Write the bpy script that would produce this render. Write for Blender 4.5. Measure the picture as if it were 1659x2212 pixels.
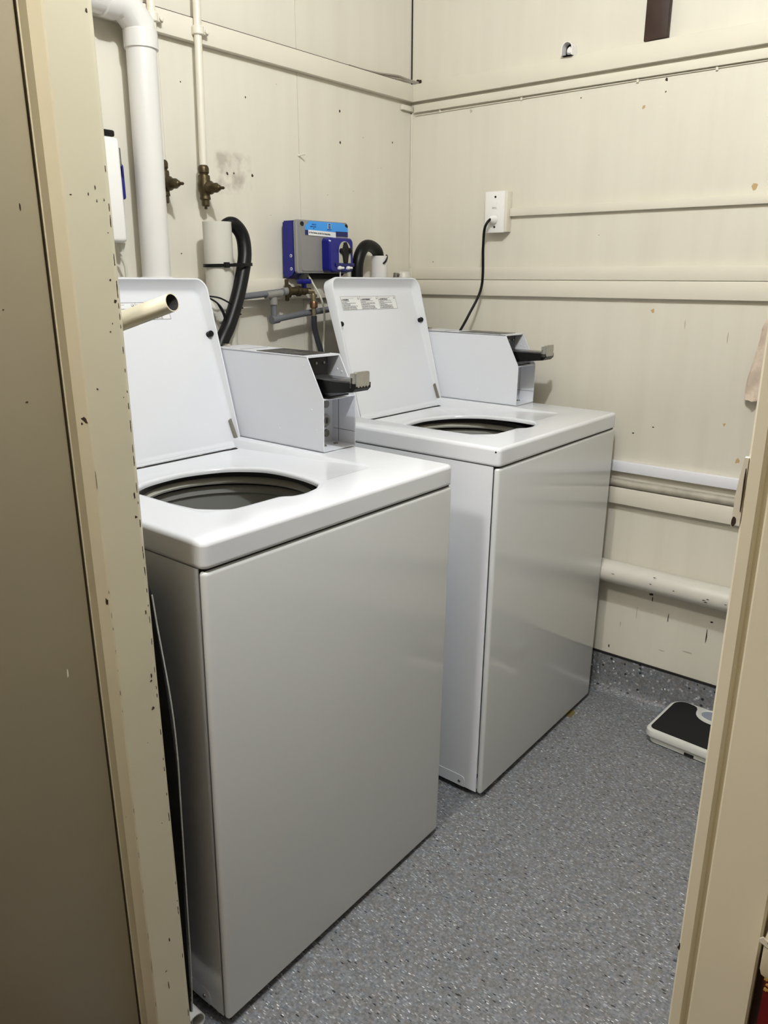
import bpy, bmesh, math, random
from mathutils import Vector, Matrix, Euler
random.seed(7)
for o in list(bpy.data.objects): bpy.data.objects.remove(o)
SC = bpy.context.scene
COL = SC.collection
V = Vector
# ------------------------------------------------------------------ camera
cam_d = bpy.data.cameras.new('camera'); cam = bpy.data.objects.new('camera', cam_d); COL.objects.link(cam)
cam.location = (1.7252, -2.2872, 1.3706)
cam.rotation_euler = (1.2710, 0.0, 0.6781)
cam_d.sensor_fit = 'VERTICAL'; cam_d.sensor_height = 36.0
cam_d.lens = 1665.5 / 2212 * 36.0
cam_d.clip_start = 0.02
SC.camera = cam
# ------------------------------------------------------------------ view / world / lights
SC.view_settings.view_transform = 'Standard'; SC.view_settings.look = 'None'
SC.view_settings.gamma = 1.0; SC.view_settings.use_curve_mapping = False
SC.view_settings.exposure = 0.0
w = bpy.data.worlds.new('world'); SC.world = w; w.use_nodes = True
w.node_tree.nodes['Background'].inputs[0].default_value = (1, .95, .88, 1)
w.node_tree.nodes['Background'].inputs[1].default_value = 0.02
def lamp(name, loc, power, radius, color):
    d = bpy.data.lights.new(name, 'POINT'); d.energy = power; d.shadow_soft_size = radius; d.color = color
    o = bpy.data.objects.new(name, d); o.location = loc; COL.objects.link(o); return o
lamp('ceiling_lamp_light', (1.30, -1.50, 2.50), 68, .028, (.92, .962, 1.0))
lamp('hallway_light', (.95, -2.60, 2.55), 74, .10, (1, .97, .92))

# ------------------------------------------------------------------ materials
def mat(name, col, rough=.5, metal=0, var=0.0, vscale=8, bump=0.0, bscale=60, spec=.5, coat=0, alpha=1, trans=0):
    m = bpy.data.materials.new(name); m.use_nodes = True
    nt = m.node_tree; b = nt.nodes['Principled BSDF']
    b.inputs['Base Color'].default_value = (*col, 1); b.inputs['Roughness'].default_value = rough
    b.inputs['Metallic'].default_value = metal; b.inputs['Specular IOR Level'].default_value = spec
    b.inputs['Coat Weight'].default_value = coat; b.inputs['Transmission Weight'].default_value = trans
    tc = nt.nodes.new('ShaderNodeTexCoord')
    n = nt.nodes.new('ShaderNodeTexNoise'); n.inputs['Scale'].default_value = vscale; n.inputs['Detail'].default_value = 5
    nt.links.new(tc.outputs['Object'], n.inputs['Vector'])
    r = nt.nodes.new('ShaderNodeValToRGB')
    r.color_ramp.elements[0].position = .3; r.color_ramp.elements[1].position = .7
    k = 1 - var
    r.color_ramp.elements[0].color = (col[0]*k, col[1]*k, col[2]*k, 1); r.color_ramp.elements[1].color = (*col, 1)
    nt.links.new(n.outputs['Fac'], r.inputs['Fac']); nt.links.new(r.outputs['Color'], b.inputs['Base Color'])
    if bump:
        n2 = nt.nodes.new('ShaderNodeTexNoise'); n2.inputs['Scale'].default_value = bscale; n2.inputs['Detail'].default_value = 3
        nt.links.new(tc.outputs['Object'], n2.inputs['Vector'])
        bp = nt.nodes.new('ShaderNodeBump'); bp.inputs['Strength'].default_value = bump; bp.inputs['Distance'].default_value = .002
        nt.links.new(n2.outputs['Fac'], bp.inputs['Height']); nt.links.new(bp.outputs['Normal'], b.inputs['Normal'])
    return m
def s(r, g, b):   # sRGB 0-255 -> linear
    f = lambda c: (c/255/12.92) if c/255 <= .04045 else ((c/255+.055)/1.055)**2.4
    return (f(r), f(g), f(b))
def wall_mat(name, col):
    m = mat(name, col, rough=.42, var=.05, vscale=2.2, bump=.25, bscale=14)
    nt = m.node_tree; b = nt.nodes['Principled BSDF']
    ramp = [n for n in nt.nodes if n.type == 'VALTORGB'][0]
    tc = [n for n in nt.nodes if n.type == 'TEX_COORD'][0]
    # faint vertical brush streaks and grime
    mp = nt.nodes.new('ShaderNodeMapping'); mp.inputs['Scale'].default_value = (9, 9, .8)
    nt.links.new(tc.outputs['Object'], mp.inputs['Vector'])
    n = nt.nodes.new('ShaderNodeTexNoise'); n.inputs['Scale'].default_value = 2.0; n.inputs['Detail'].default_value = 8
    nt.links.new(mp.outputs['Vector'], n.inputs['Vector'])
    r = nt.nodes.new('ShaderNodeValToRGB'); r.color_ramp.elements[0].position = .35; r.color_ramp.elements[1].position = .6
    r.color_ramp.elements[0].color = (.96, .957, .95, 1); r.color_ramp.elements[1].color = (1, 1, 1, 1)
    nt.links.new(n.outputs['Fac'], r.inputs['Fac'])
    mx = nt.nodes.new('ShaderNodeMix'); mx.data_type = 'RGBA'; mx.blend_type = 'MULTIPLY'; mx.inputs['Factor'].default_value = 1
    nt.links.new(ramp.outputs['Color'], mx.inputs['A']); nt.links.new(r.outputs['Color'], mx.inputs['B'])
    nt.links.new(mx.outputs['Result'], b.inputs['Base Color'])
    return m
CREAM = s(220, 215, 202)
M_wall = wall_mat('painted_wall', CREAM)
def stained(m, centre, half, strength, col):
    # a faint rectangular ghost of grime where a box once hung
    m = m.copy(); m.name = 'painted_wall_stained'; nt = m.node_tree; b = nt.nodes['Principled BSDF']
    tc = [n for n in nt.nodes if n.type == 'TEX_COORD'][0]; src = b.inputs['Base Color'].links[0].from_socket
    sub = nt.nodes.new('ShaderNodeVectorMath'); sub.operation = 'SUBTRACT'; sub.inputs[1].default_value = centre
    nt.links.new(tc.outputs['Object'], sub.inputs[0])
    nz = nt.nodes.new('ShaderNodeTexNoise'); nz.inputs['Scale'].default_value = 30; nt.links.new(tc.outputs['Object'], nz.inputs['Vector'])
    ad = nt.nodes.new('ShaderNodeVectorMath'); ad.operation = 'MULTIPLY_ADD'; ad.inputs[1].default_value = (.03, .03, .03)
    nt.links.new(nz.outputs['Color'], ad.inputs[0]); nt.links.new(sub.outputs[0], ad.inputs[2])
    sx = nt.nodes.new('ShaderNodeSeparateXYZ'); nt.links.new(ad.outputs[0], sx.inputs[0])
    fs = []
    for ax_, h in (('Y', half[0]), ('Z', half[1])):
        ab = nt.nodes.new('ShaderNodeMath'); ab.operation = 'ABSOLUTE'; nt.links.new(sx.outputs[ax_], ab.inputs[0])
        mr = nt.nodes.new('ShaderNodeMapRange'); mr.inputs['From Min'].default_value = h+.006; mr.inputs['From Max'].default_value = h-.012
        nt.links.new(ab.outputs[0], mr.inputs['Value']); fs.append(mr)
    n2 = nt.nodes.new('ShaderNodeTexNoise'); n2.inputs['Scale'].default_value = 22; n2.inputs['Detail'].default_value = 4; nt.links.new(tc.outputs['Object'], n2.inputs['Vector'])
    m2 = nt.nodes.new('ShaderNodeMapRange'); m2.inputs['From Min'].default_value = .42; m2.inputs['From Max'].default_value = .62; nt.links.new(n2.outputs['Fac'], m2.inputs['Value'])
    a1 = nt.nodes.new('ShaderNodeMath'); a1.operation = 'MULTIPLY'; nt.links.new(fs[0].outputs[0], a1.inputs[0]); nt.links.new(fs[1].outputs[0], a1.inputs[1])
    a2 = nt.nodes.new('ShaderNodeMath'); a2.operation = 'MULTIPLY'; nt.links.new(a1.outputs[0], a2.inputs[0]); nt.links.new(m2.outputs[0], a2.inputs[1])
    a3 = nt.nodes.new('ShaderNodeMath'); a3.operation = 'MULTIPLY'; a3.inputs[1].default_value = strength; nt.links.new(a2.outputs[0], a3.inputs[0])
    mx = nt.nodes.new('ShaderNodeMix'); mx.data_type = 'RGBA'; mx.inputs['B'].default_value = (*col, 1)
    nt.links.new(a3.outputs[0], mx.inputs['Factor']); nt.links.new(src, mx.inputs['A']); nt.links.new(mx.outputs['Result'], b.inputs['Base Color'])
    return m
M_wall_stained = stained(M_wall, (0, -.775, 1.645), (.062, .052), .62, s(150, 140, 128))
M_trim = mat('painted_trim', s(223, 217, 203), rough=.35, var=.05, vscale=7, bump=.2, bscale=30)
M_jamb = mat('gloss_cream_jamb', s(206, 198, 172), rough=.33, var=.07, vscale=4, bump=.25, bscale=25)
M_jamb_lit = mat('jamb_paint_lightened', s(226, 219, 198), rough=.35, var=.05, vscale=4, bump=.25, bscale=25)  # paler copy of the jamb cream, brightened in place of hallway light
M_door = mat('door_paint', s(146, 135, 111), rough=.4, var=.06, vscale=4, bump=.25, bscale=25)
M_hall = mat('hallway_paint', s(186, 176, 152), rough=.45, var=.05, vscale=3, bump=.25, bscale=25)
M_chip = mat('bare_wood_chip', s(58, 38, 28), rough=.8, var=.4, vscale=300)
M_tan = mat('tan_undercoat', s(190, 160, 115), rough=.7, var=.1)
M_grime = mat('grey_grime', s(186, 176, 160), rough=.7, var=.12, vscale=60)
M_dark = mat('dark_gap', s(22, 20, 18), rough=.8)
M_ceil = mat('ceiling_paint', s(172, 168, 160), rough=.7, var=.03)
M_enamel = mat('white_enamel', s(222, 224, 230), rough=.16, var=.015, vscale=3, bump=.04, bscale=18, coat=.2)
M_front = mat('white_enamel_front_shaded', s(206, 208, 209), rough=.10, var=.02, vscale=2, bump=.015, bscale=10, coat=.2)  # same enamel darkened a little, shade put into the front panel colour
M_case = mat('powder_coated_white', s(222, 224, 232), rough=.35, var=.02, vscale=5)
M_black = mat('black_plastic', s(9, 9, 10), rough=.35, var=.2, spec=.3)
M_rubber = mat('black_rubber', s(12, 12, 13), rough=.4, var=.2, vscale=30, spec=.25)
M_gasket_gap = mat('dark_gasket_and_gap', s(38, 37, 36), rough=.45, var=.2)
M_ring = mat('grey_tub_ring', s(178, 176, 168), rough=.3, var=.04)
M_basket = mat('grey_basket', s(150, 150, 146), rough=.28, var=.06)
M_chrome = mat('chrome', s(215, 210, 198), rough=.16, metal=1, var=.08, vscale=60)
M_handle = mat('satin_handle', s(178, 176, 168), rough=.3, metal=.55, var=.12, vscale=90)
M_steel = mat('dull_steel', s(150, 148, 142), rough=.38, metal=.9, var=.2, vscale=50)
M_brass = mat('tarnished_brass', s(92, 80, 58), rough=.42, metal=.8, var=.35, vscale=70, bump=.3, bscale=200)
M_brassb = mat('bright_brass', s(206, 192, 158), rough=.28, metal=.9, var=.3, vscale=70)
M_pvc = mat('white_pvc', s(222, 220, 217), rough=.32, var=.04, vscale=12)
M_pvcd = mat('weathered_pvc', s(206, 203, 194), rough=.42, var=.07, vscale=12)
M_beige = mat('beige_pvc', s(206, 198, 174), rough=.35, var=.04)
M_greyp = mat('grey_plastic_pipe', s(106, 108, 114), rough=.4, var=.08, vscale=30)
M_collar = mat('light_grey_collar', s(140, 138, 133), rough=.4, var=.1, vscale=60)
M_blue = mat('deep_blue_plastic', s(10, 18, 122), rough=.3, var=.15, vscale=10)
M_grey = mat('grey_plastic', s(134, 132, 131), rough=.5, var=.03, bump=.15, bscale=300)
M_sky = mat('sky_blue_label', s(58, 150, 232), rough=.4)
M_navy = mat('navy_label', s(20, 26, 92), rough=.4)
M_paper = mat('label_white', s(228, 228, 228), rough=.55)
M_ink = mat('black_ink', s(34, 34, 38), rough=.6)
M_plate = mat('socket_white', s(236, 234, 232), rough=.3)
M_conduit = mat('white_conduit', s(232, 232, 240), rough=.35)
M_wood = mat('dark_wood', s(58, 36, 26), rough=.55, var=.45, vscale=14, bump=.5, bscale=40)
M_red = mat('red_wallpaper', s(112, 10, 15), rough=.6, var=.45, vscale=70)
M_gold = mat('gold_flake', s(190, 150, 70), rough=.6, var=.3, vscale=120)
M_tissue = mat('pink_tissue', s(216, 198, 182), rough=.9, var=.12, vscale=40, bump=1.0, bscale=90)
M_tube = mat('clear_tube', s(205, 203, 190), rough=.2)
M_bag = mat('navy_black_bag', s(22, 27, 34), rough=.5, var=.5, vscale=16, bump=.8, bscale=35)
M_hem = mat('white_thread', s(190, 190, 185), rough=.8)
M_hose = mat('braided_hose', s(58, 60, 66), rough=.35, metal=.3, var=.3, vscale=120)
M_copper = mat('copper_nut', s(150, 116, 92), rough=.35, metal=.9, var=.2)
M_slot = mat('slot_black', s(8, 8, 8), rough=.6)
M_win = mat('dial_glass', s(150, 156, 170), rough=.1, var=.1, coat=.6)
M_scale = mat('scale_white', s(214, 214, 208), rough=.42, var=.03, vscale=20)
M_mat = mat('scale_black_mat', s(10, 10, 11), rough=.75, bump=.2, bscale=500)

def floor_mat():
    m = bpy.data.materials.new('speckled_safety_vinyl'); m.use_nodes = True
    nt = m.node_tree; b = nt.nodes['Principled BSDF']; b.inputs['Roughness'].default_value = .38
    tc = nt.nodes.new('ShaderNodeTexCoord')
    base = nt.nodes.new('ShaderNodeTexNoise'); base.inputs['Scale'].default_value = 150; base.inputs['Detail'].default_value = 4; base.inputs['Roughness'].default_value = .7
    nt.links.new(tc.outputs['Object'], base.inputs['Vector'])
    r = nt.nodes.new('ShaderNodeValToRGB'); e = r.color_ramp.elements
    e[0].position = .34; e[0].color = (*s(96, 97, 101), 1); e[1].position = .66; e[1].color = (*s(140, 141, 145), 1)
    nt.links.new(base.outputs['Fac'], r.inputs['Fac']); last = r.outputs['Color']
    tint = nt.nodes.new('ShaderNodeTexNoise'); tint.inputs['Scale'].default_value = 55; tint.inputs['Detail'].default_value = 2
    nt.links.new(tc.outputs['Object'], tint.inputs['Vector'])
    rt = nt.nodes.new('ShaderNodeValToRGB'); rt.color_ramp.elements[0].position = .42; rt.color_ramp.elements[1].position = .6
    rt.color_ramp.elements[0].color = (.92, .90, .86, 1); rt.color_ramp.elements[1].color = (.95, .99, 1.03, 1)
    nt.links.new(tint.outputs['Fac'], rt.inputs['Fac'])
    mx0 = nt.nodes.new('ShaderNodeMix'); mx0.data_type = 'RGBA'; mx0.blend_type = 'MULTIPLY'; mx0.inputs['Factor'].default_value = 1
    nt.links.new(last, mx0.inputs['A']); nt.links.new(rt.outputs['Color'], mx0.inputs['B']); last = mx0.outputs['Result']
    # elongated flecks: voronoi cells with stretched coordinates, several rotations
    for i, (ang, sc, thr, col, pick) in enumerate([(20, 42, .16, s(24, 26, 34), .30), (75, 46, .15, s(24, 26, 34), .18), (-35, 48, .13, s(226, 230, 236), .22),
                                             (50, 52, .12, s(220, 224, 230), .18), (-70, 62, .2, s(168, 170, 176), .5), (5, 60, .2, s(92, 98, 108), .5), (-15, 58, .17, s(122, 110, 98), .25), (35, 64, .2, s(160, 164, 172), .4)]):
        mp = nt.nodes.new('ShaderNodeMapping'); mp.inputs['Rotation'].default_value = (0, 0, math.radians(ang)); mp.inputs['Scale'].default_value = (1, 3.2, 1)
        mp.inputs['Location'].default_value = (i*1.7, i*.9, 0)
        nt.links.new(tc.outputs['Object'], mp.inputs['Vector'])
        vo = nt.nodes.new('ShaderNodeTexVoronoi'); vo.inputs['Scale'].default_value = sc; vo.inputs['Randomness'].default_value = 1
        nt.links.new(mp.outputs['Vector'], vo.inputs['Vector'])
        lt = nt.nodes.new('ShaderNodeMath'); lt.operation = 'LESS_THAN'; lt.inputs[1].default_value = thr*1.25
        nt.links.new(vo.outputs['Distance'], lt.inputs[0])
        sp = nt.nodes.new('ShaderNodeSeparateColor'); nt.links.new(vo.outputs['Color'], sp.inputs[0])
        l2 = nt.nodes.new('ShaderNodeMath'); l2.operation = 'LESS_THAN'; l2.inputs[1].default_value = pick
        nt.links.new(sp.outputs[0], l2.inputs[0])
        mu = nt.nodes.new('ShaderNodeMath'); mu.operation = 'MULTIPLY'
        nt.links.new(lt.outputs[0], mu.inputs[0]); nt.links.new(l2.outputs[0], mu.inputs[1])
        mx = nt.nodes.new('ShaderNodeMix'); mx.data_type = 'RGBA'; mx.inputs['B'].default_value = (*col, 1)
        nt.links.new(mu.outputs[0], mx.inputs['Factor']); nt.links.new(last, mx.inputs['A']); last = mx.outputs['Result']
    nt.links.new(last, b.inputs['Base Color'])
    return m
M_floor = floor_mat()

# ------------------------------------------------------------------ mesh helpers
def bx(bm, lo, hi, mi=0, bev=0, seg=2):
    r = bmesh.ops.create_cube(bm, size=1)
    vs = r['verts']
    for v in vs:
        v.co = V([lo[i] + (v.co[i]+.5)*(hi[i]-lo[i]) for i in range(3)])
    fs = list({f for v in vs for f in v.link_faces})
    for f in fs: f.material_index = mi
    if bev:
        es = list({e for v in vs for e in v.link_edges})
        q = bmesh.ops.bevel(bm, geom=es, offset=bev, segments=seg, profile=.5, affect='EDGES')
        for f in q['faces']: f.material_index = mi
def prism(bm, pts, a, b, axis='z', mi=0):
    """extrude 2D polygon along an axis; for axis x pts=(y,z), y -> (x,z), z -> (x,y)"""
    def P(p, t):
        return V((t, p[0], p[1])) if axis == 'x' else V((p[0], t, p[1])) if axis == 'y' else V((p[0], p[1], t))
    A = [bm.verts.new(P(p, a)) for p in pts]; B = [bm.verts.new(P(p, b)) for p in pts]
    n = len(pts); fs = [bm.faces.new(A), bm.faces.new(B[::-1])]
    for i in range(n): fs.append(bm.faces.new([A[i], B[i], B[(i+1) % n], A[(i+1) % n]]))
    for f in fs: f.material_index = mi
    return fs
def rings(bm, R, mi=0, cap0=True, cap1=True, closed=False):
    L = [[bm.verts.new(p) for p in r] for r in R]
    n = len(L[0]); m = len(L)
    for j in range(m if closed else m-1):
        a, b = L[j], L[(j+1) % m]
        for i in range(n):
            f = bm.faces.new([a[i], a[(i+1) % n], b[(i+1) % n], b[i]]); f.material_index = mi
    if not closed:
        if cap0: f = bm.faces.new(L[0][::-1]); f.material_index = mi
        if cap1: f = bm.faces.new(L[-1]); f.material_index = mi
    return L
def smooth_path(pts, n=8):
    P = [V(p) for p in pts]
    if len(P) < 3: return P
    out = []
    for i in range(len(P)-1):
        p0 = P[i-1] if i > 0 else P[i]*2-P[i+1]; p1 = P[i]; p2 = P[i+1]; p3 = P[i+2] if i+2 < len(P) else P[i+1]*2-P[i]
        for k in range(n):
            t = k/n
            out.append(.5*((2*p1)+(-p0+p2)*t+(2*p0-5*p1+4*p2-p3)*t*t+(-p0+3*p1-3*p2+p3)*t**3))
    out.append(P[-1]); return out
def tube(bm, pts, r, seg=20, mi=0, smooth=0, cap=True):
    P = smooth_path(pts, smooth) if smooth else [V(p) for p in pts]
    n = len(P); T = []
    for i in range(n):
        a = P[max(i-1, 0)]; b = P[min(i+1, n-1)]; T.append((b-a).normalized())
    up = V((0, 0, 1)) if abs(T[0].z) < .9 else V((1, 0, 0))
    N = (up - T[0]*up.dot(T[0])).normalized(); R = []
    for i in range(n):
        N = (N - T[i]*N.dot(T[i])).normalized(); B = T[i].cross(N)
        rr = r if not callable(r) else r(i/(n-1))
        if not smooth and 0 < i < n-1:
            c = T[i].dot((P[i]-P[i-1]).normalized()); sc = 1/max(c, .5)
        else: sc = 1
        ring = []
        for k in range(seg):
            a = 2*math.pi*k/seg; ring.append(P[i]+(N*math.cos(a)+B*math.sin(a))*rr)
        R.append(ring)
    rings(bm, R, mi, cap, cap)
def lathe(bm, prof, origin=(0, 0, 0), axis=(0, 0, 1), seg=32, mi=0, cap=True):
    """prof: list of (radius, distance along axis)"""
    ax = V(axis).normalized(); up = V((0, 0, 1)) if abs(ax.z) < .9 else V((1, 0, 0))
    N = (up-ax*up.dot(ax)).normalized(); B = ax.cross(N); O = V(origin)
    R = [[O+ax*h+(N*math.cos(2*math.pi*k/seg)+B*math.sin(2*math.pi*k/seg))*max(r, 1e-5) for k in range(seg)] for r, h in prof]
    rings(bm, R, mi, cap, cap)
def pipe_shell(bm, pts, r, wall, seg=28, mi=0):
    """open ended tube with wall thickness"""
    P = [V(p) for p in pts]
    b0 = bmesh.new()
    T = (P[-1]-P[0]).normalized()
    up = V((0, 0, 1)) if abs(T.z) < .9 else V((1, 0, 0))
    N = (up-T*up.dot(T)).normalized(); B = T.cross(N)
    ci = lambda p, rr: [p+(N*math.cos(2*math.pi*k/seg)+B*math.sin(2*math.pi*k/seg))*rr for k in range(seg)]
    R = [ci(p, r) for p in P]+[ci(p, r-wall) for p in P[::-1]]
    b0.free()
    rings(bm, R, mi, closed=True)
def fin(bm):
    bmesh.ops.recalc_face_normals(bm, faces=bm.faces)
def obj(name, bm, mats, parent=None, sm=True, ang=35, recalc=True, matrix=None):
    if recalc: fin(bm)
    me = bpy.data.meshes.new(name); bm.to_mesh(me); bm.free()
    for m in (mats if isinstance(mats, (list, tuple)) else [mats]): me.materials.append(m)
    if sm:
        for p in me.polygons: p.use_smooth = True
        me.set_sharp_from_angle(angle=math.radians(ang))
    o = bpy.data.objects.new(name, me); COL.objects.link(o)
    if parent: o.parent = parent
    if matrix is not None: o.matrix_local = matrix
    return o
def thing(name, label, cat, loc=(0, 0, 0), group=None):
    o = bpy.data.objects.new(name, None); COL.objects.link(o); o.location = loc; o.empty_display_size = .05
    o['label'] = label; o['category'] = cat
    if group: o['group'] = group
    return o
def tag(o, label, cat, group=None, kind=None):
    o['label'] = label; o['category'] = cat
    if group: o['group'] = group
    if kind: o['kind'] = kind
    return o
def struct(name, bm, mats, parent=None, **k):
    o = obj(name, bm, mats, parent, **k)
    if not parent: o['kind'] = 'structure'
    return o
def frame(origin, X, Y, Z):
    m = Matrix.Identity(4)
    for i, a in enumerate((X, Y, Z)):
        for j in range(3): m[j][i] = a[j]
    for j in range(3): m[j][3] = origin[j]
    return m
def text_into(bm, body, size, M, mi=0, align='LEFT', thick=.0002, bold=0.0, sx=1.0):
    cu = bpy.data.curves.new('t', 'FONT'); cu.body = body; cu.size = size; cu.extrude = thick; cu.align_x = align; cu.offset = bold*size
    cu.resolution_u = 2
    to = bpy.data.objects.new('t', cu); COL.objects.link(to)
    dg = bpy.context.evaluated_depsgraph_get(); dg.update()
    me = bpy.data.meshes.new_from_object(to.evaluated_get(dg))
    b2 = bmesh.new(); b2.from_mesh(me)
    b2.transform(M @ Matrix.Diagonal((sx, 1, 1, 1)))
    me2 = bpy.data.meshes.new('tt'); b2.to_mesh(me2); b2.free()
    n0 = len(bm.faces); bm.from_mesh(me2); bm.faces.ensure_lookup_table()
    for f in bm.faces[n0:]: f.material_index = mi
    bpy.data.objects.remove(to); bpy.data.curves.remove(cu); bpy.data.meshes.remove(me); bpy.data.meshes.remove(me2)
def rrect(x0, y0, x1, y1, r, seg=6):
    rs = r if isinstance(r, (list, tuple)) else [r]*4  # bl, br, tr, tl
    out = []
    for (cx, cy, a0, q) in ((x0+rs[0], y0+rs[0], 180, rs[0]), (x1-rs[1], y0+rs[1], 270, rs[1]), (x1-rs[2], y1-rs[2], 0, rs[2]), (x0+rs[3], y1-rs[3], 90, rs[3])):
        for k in range(seg+1):
            a = math.radians(a0+90*k/seg); out.append((cx+q*math.cos(a), cy+q*math.sin(a)))
    return out
def blob(bm, c, X, Y, Z, rx, ry, mi, n=9, jit=.35, t=.0004):
    """thin irregular flake lying on a surface"""
    c, X, Y, Z = V(c), V(X), V(Y), V(Z)
    A = []
    for k in range(n):
        a = 2*math.pi*k/n; q = 1+random.uniform(-jit, jit)
        A.append(c+X*(rx*q*math.cos(a))+Y*(ry*q*math.sin(a)))
    R = [[p-Z*.001 for p in A], [p+Z*t for p in A]]
    rings(bm, R, mi)
AX, AY, AZ = (1, 0, 0), (0, 1, 0), (0, 0, 1)

# ================================================================== SETTING
FL = .022            # floor height
XR, YC, YH, ZC = 3.30, -1.69, -1.777, 2.62
bm = bmesh.new(); bx(bm, (-.2, YH-.02, FL-.06), (XR+.1, .2, FL)); struct('floor', bm, M_floor, sm=False)
bm = bmesh.new(); bx(bm, (-.2, YH-1.8, ZC), (XR+1.5, .2, ZC+.08)); struct('ceiling', bm, M_ceil, sm=False)

# left wall (behind the machines), plane x = 0
bm = bmesh.new()
bx(bm, (-.1, -1.8, -.02), (0, -.539, ZC)); bx(bm, (-.1, -.5375, -.02), (0, .1, ZC)); bx(bm, (-.1, -.6, -.02), (-.002, -.5, ZC))
for (y, z, a) in [(-.735, 1.82, .003), (-.812, 1.626, .0042), (-.789, 1.628, .003), (-.723, 1.628, .0045), (-.359, 1.84, .004), (-.359, 1.753, .004), (-.101, 1.783, .003), (-.945, 1.822, .002), (-.98, 1.42, .002)]:
    blob(bm, (0, y, z), AY, AZ, AX, a*.8, a, 1, jit=.25)
blob(bm, (0, -.77, 1.45), AY, AZ, AX, .003, .002, 2)
for (y, z) in [(-.25, 1.78), (-.16, 1.70), (-.42, 1.60), (-.30, 1.62), (-.66, 1.53), (-.62, 1.87)]:
    blob(bm, (0, y, z), AY, AZ, AX, .003, .0012, 3, t=.0002)
struct('wall_left', bm, [M_wall_stained, M_chip, M_tan, M_grime], sm=False)
# back wall, plane y = 0
bm = bmesh.new()
bx(bm, (-.1, 0, -.02), (XR+.1, .1, ZC))
random.seed(5)
for (x, z, rx, rz, mi) in [(.859, 1.869, .003, .004, 1), (.802, 1.809, .004, .006, 2), (.613, 1.855, .002, .002, 1), (.238, 1.864, .004, .005, 3), (1.119, 1.584, .007, .009, 2), (.884, 1.268, .006, .006, 2),
                           (1.121, .962, .004, .004, 2), (1.168, .864, .006, .008, 2), (.848, .182, .002, .006, 1), (.30, 1.44, .002, .002, 1), (.10, 1.41, .002, .002, 1), (.86, 1.84, .002, .002, 1),
                           (.70, 1.48, .003, .0015, 3), (.98, 1.235, .0015, .012, 3), (.92, .93, .003, .002, 1), (.86, .905, .003, .002, 1), (1.1, 1.2, .0015, .014, 3),
                           (.97, .40, .006, .004, 1), (.975, .385, .0015, .008, 1), (1.15, .31, .0016, .02, 1), (1.03, .335, .0014, .014, 1), (1.16, .36, .004, .003, 1), (.88, .27, .0015, .012, 3), (1.1, .24, .02, .003, 3), (1.02, .22, .012, .002, 3), (.93, .33, .0012, .02, 3)]:
    blob(bm, (x, 0, z), AX, AZ, (0, -1, 0), rx, rz, mi, jit=.4)
struct('wall_back', bm, [M_wall, M_chip, M_tan, M_grime], sm=False)
bm = bmesh.new(); bx(bm, (XR, -1.8, -.02), (XR+.1, .1, ZC)); struct('wall_right', bm, M_wall, sm=False)
# front wall of the laundry (with the doorway the camera looks through)
bm = bmesh.new(); bx(bm, (-.6, YH, -.02), (.7885, YC, ZC)); bx(bm, (.7885, YH, 2.06), (1.663, YC, ZC)); bx(bm, (1.663, YH, -.02), (4.0, YC, ZC))
random.seed(3)
for (x, z, a, b_) in [(.55, 1.28, .003, .004), (.76, 1.55, .003, .006), (.64, .86, .001, .006)]:
    blob(bm, (x, YH, z), AX, AZ, (0, -1, 0), a, b_, 1 if z > 1.5 else 2, jit=.3)
struct('wall_front', bm, [M_hall, M_chip, M_trim], sm=False)
# hallway shell behind and beside the camera
bm = bmesh.new(); bx(bm, (-.7, -3.5, -.02), (-.6, YH, ZC)); struct('wall_hallway_left', bm, M_hall, sm=False)
bm = bmesh.new(); bx(bm, (-.7, -3.6, -.02), (3.9, -3.5, ZC)); struct('wall_hallway_back', bm, M_hall, sm=False)
bm = bmesh.new(); bx(bm, (3.8, -3.5, -.02), (3.9, YH, ZC)); struct('wall_hallway_right', bm, M_hall, sm=False)
bm = bmesh.new(); bx(bm, (-.7, -3.5, FL-.06), (3.9, YH-.02, FL-.002)); struct('floor_hallway', bm, mat('dark_hall_carpet', s(70, 42, 38), rough=.95, var=.3, vscale=60), sm=False)

# coved vinyl skirting with black capping strip
def coving(bm, length0, length1, axis):
    h = .130
    pr = [(0, 0), (.034, 0), (.022, .003), (.012, .010), (.005, .024), (.0035, .05), (.0035, h), (0, h)]
    cap = [(0, h), (.006, h), (.006, h+.0055), (0, h+.0055)]
    for P, mi in ((pr, 0), (cap, 1)):
        if axis == 'x': prism(bm, [(-a, FL+b) for a, b in P], length0, length1, 'x', mi)
        else: prism(bm, [(a, FL+b) for a, b in P], length0, length1, 'y', mi)
bm = bmesh.new(); coving(bm, 0, XR, 'x'); struct('baseboard_back', bm, [M_floor, M_dark], ang=50)
bm = bmesh.new(); coving(bm, -1.69, -.034, 'y'); struct('baseboard_left', bm, [M_floor, M_dark], ang=50)

# horizontal boards / rails on the walls
def board(name, lo, hi, bev=.0015, mats=M_trim):
    bm = bmesh.new(); bx(bm, lo, hi, 0, bev); return struct(name, bm, mats)
bm = bmesh.new(); bx(bm, (0, -1.69, 1.9130), (.020, -.0185, 1.9640), 0, .0015); bx(bm, (.0, -1.69, 1.9635), (.0185, -.12, 1.9655), 1); struct('trim_1', bm, [M_trim, M_chip])
board('trim_2', (.0, -.018, 1.9130), (XR, 0, 1.9645))
board('trim_3', (0, -1.69, 1.299), (.021, -.0005, 1.357))
# middle rail of back wall, two boards with a fine joint and a soft upper edge
bm = bmesh.new(); bx(bm, (.0215, -.016, 1.301), (XR, 0, 1.3505), 0, .002); bx(bm, (.0215, -.0145, 1.3515), (XR, 0, 1.392), 0, .003); struct('trim_4', bm, M_trim)
board('trim_5', (0, -.022, .681), (XR, 0, .7335))

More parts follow.
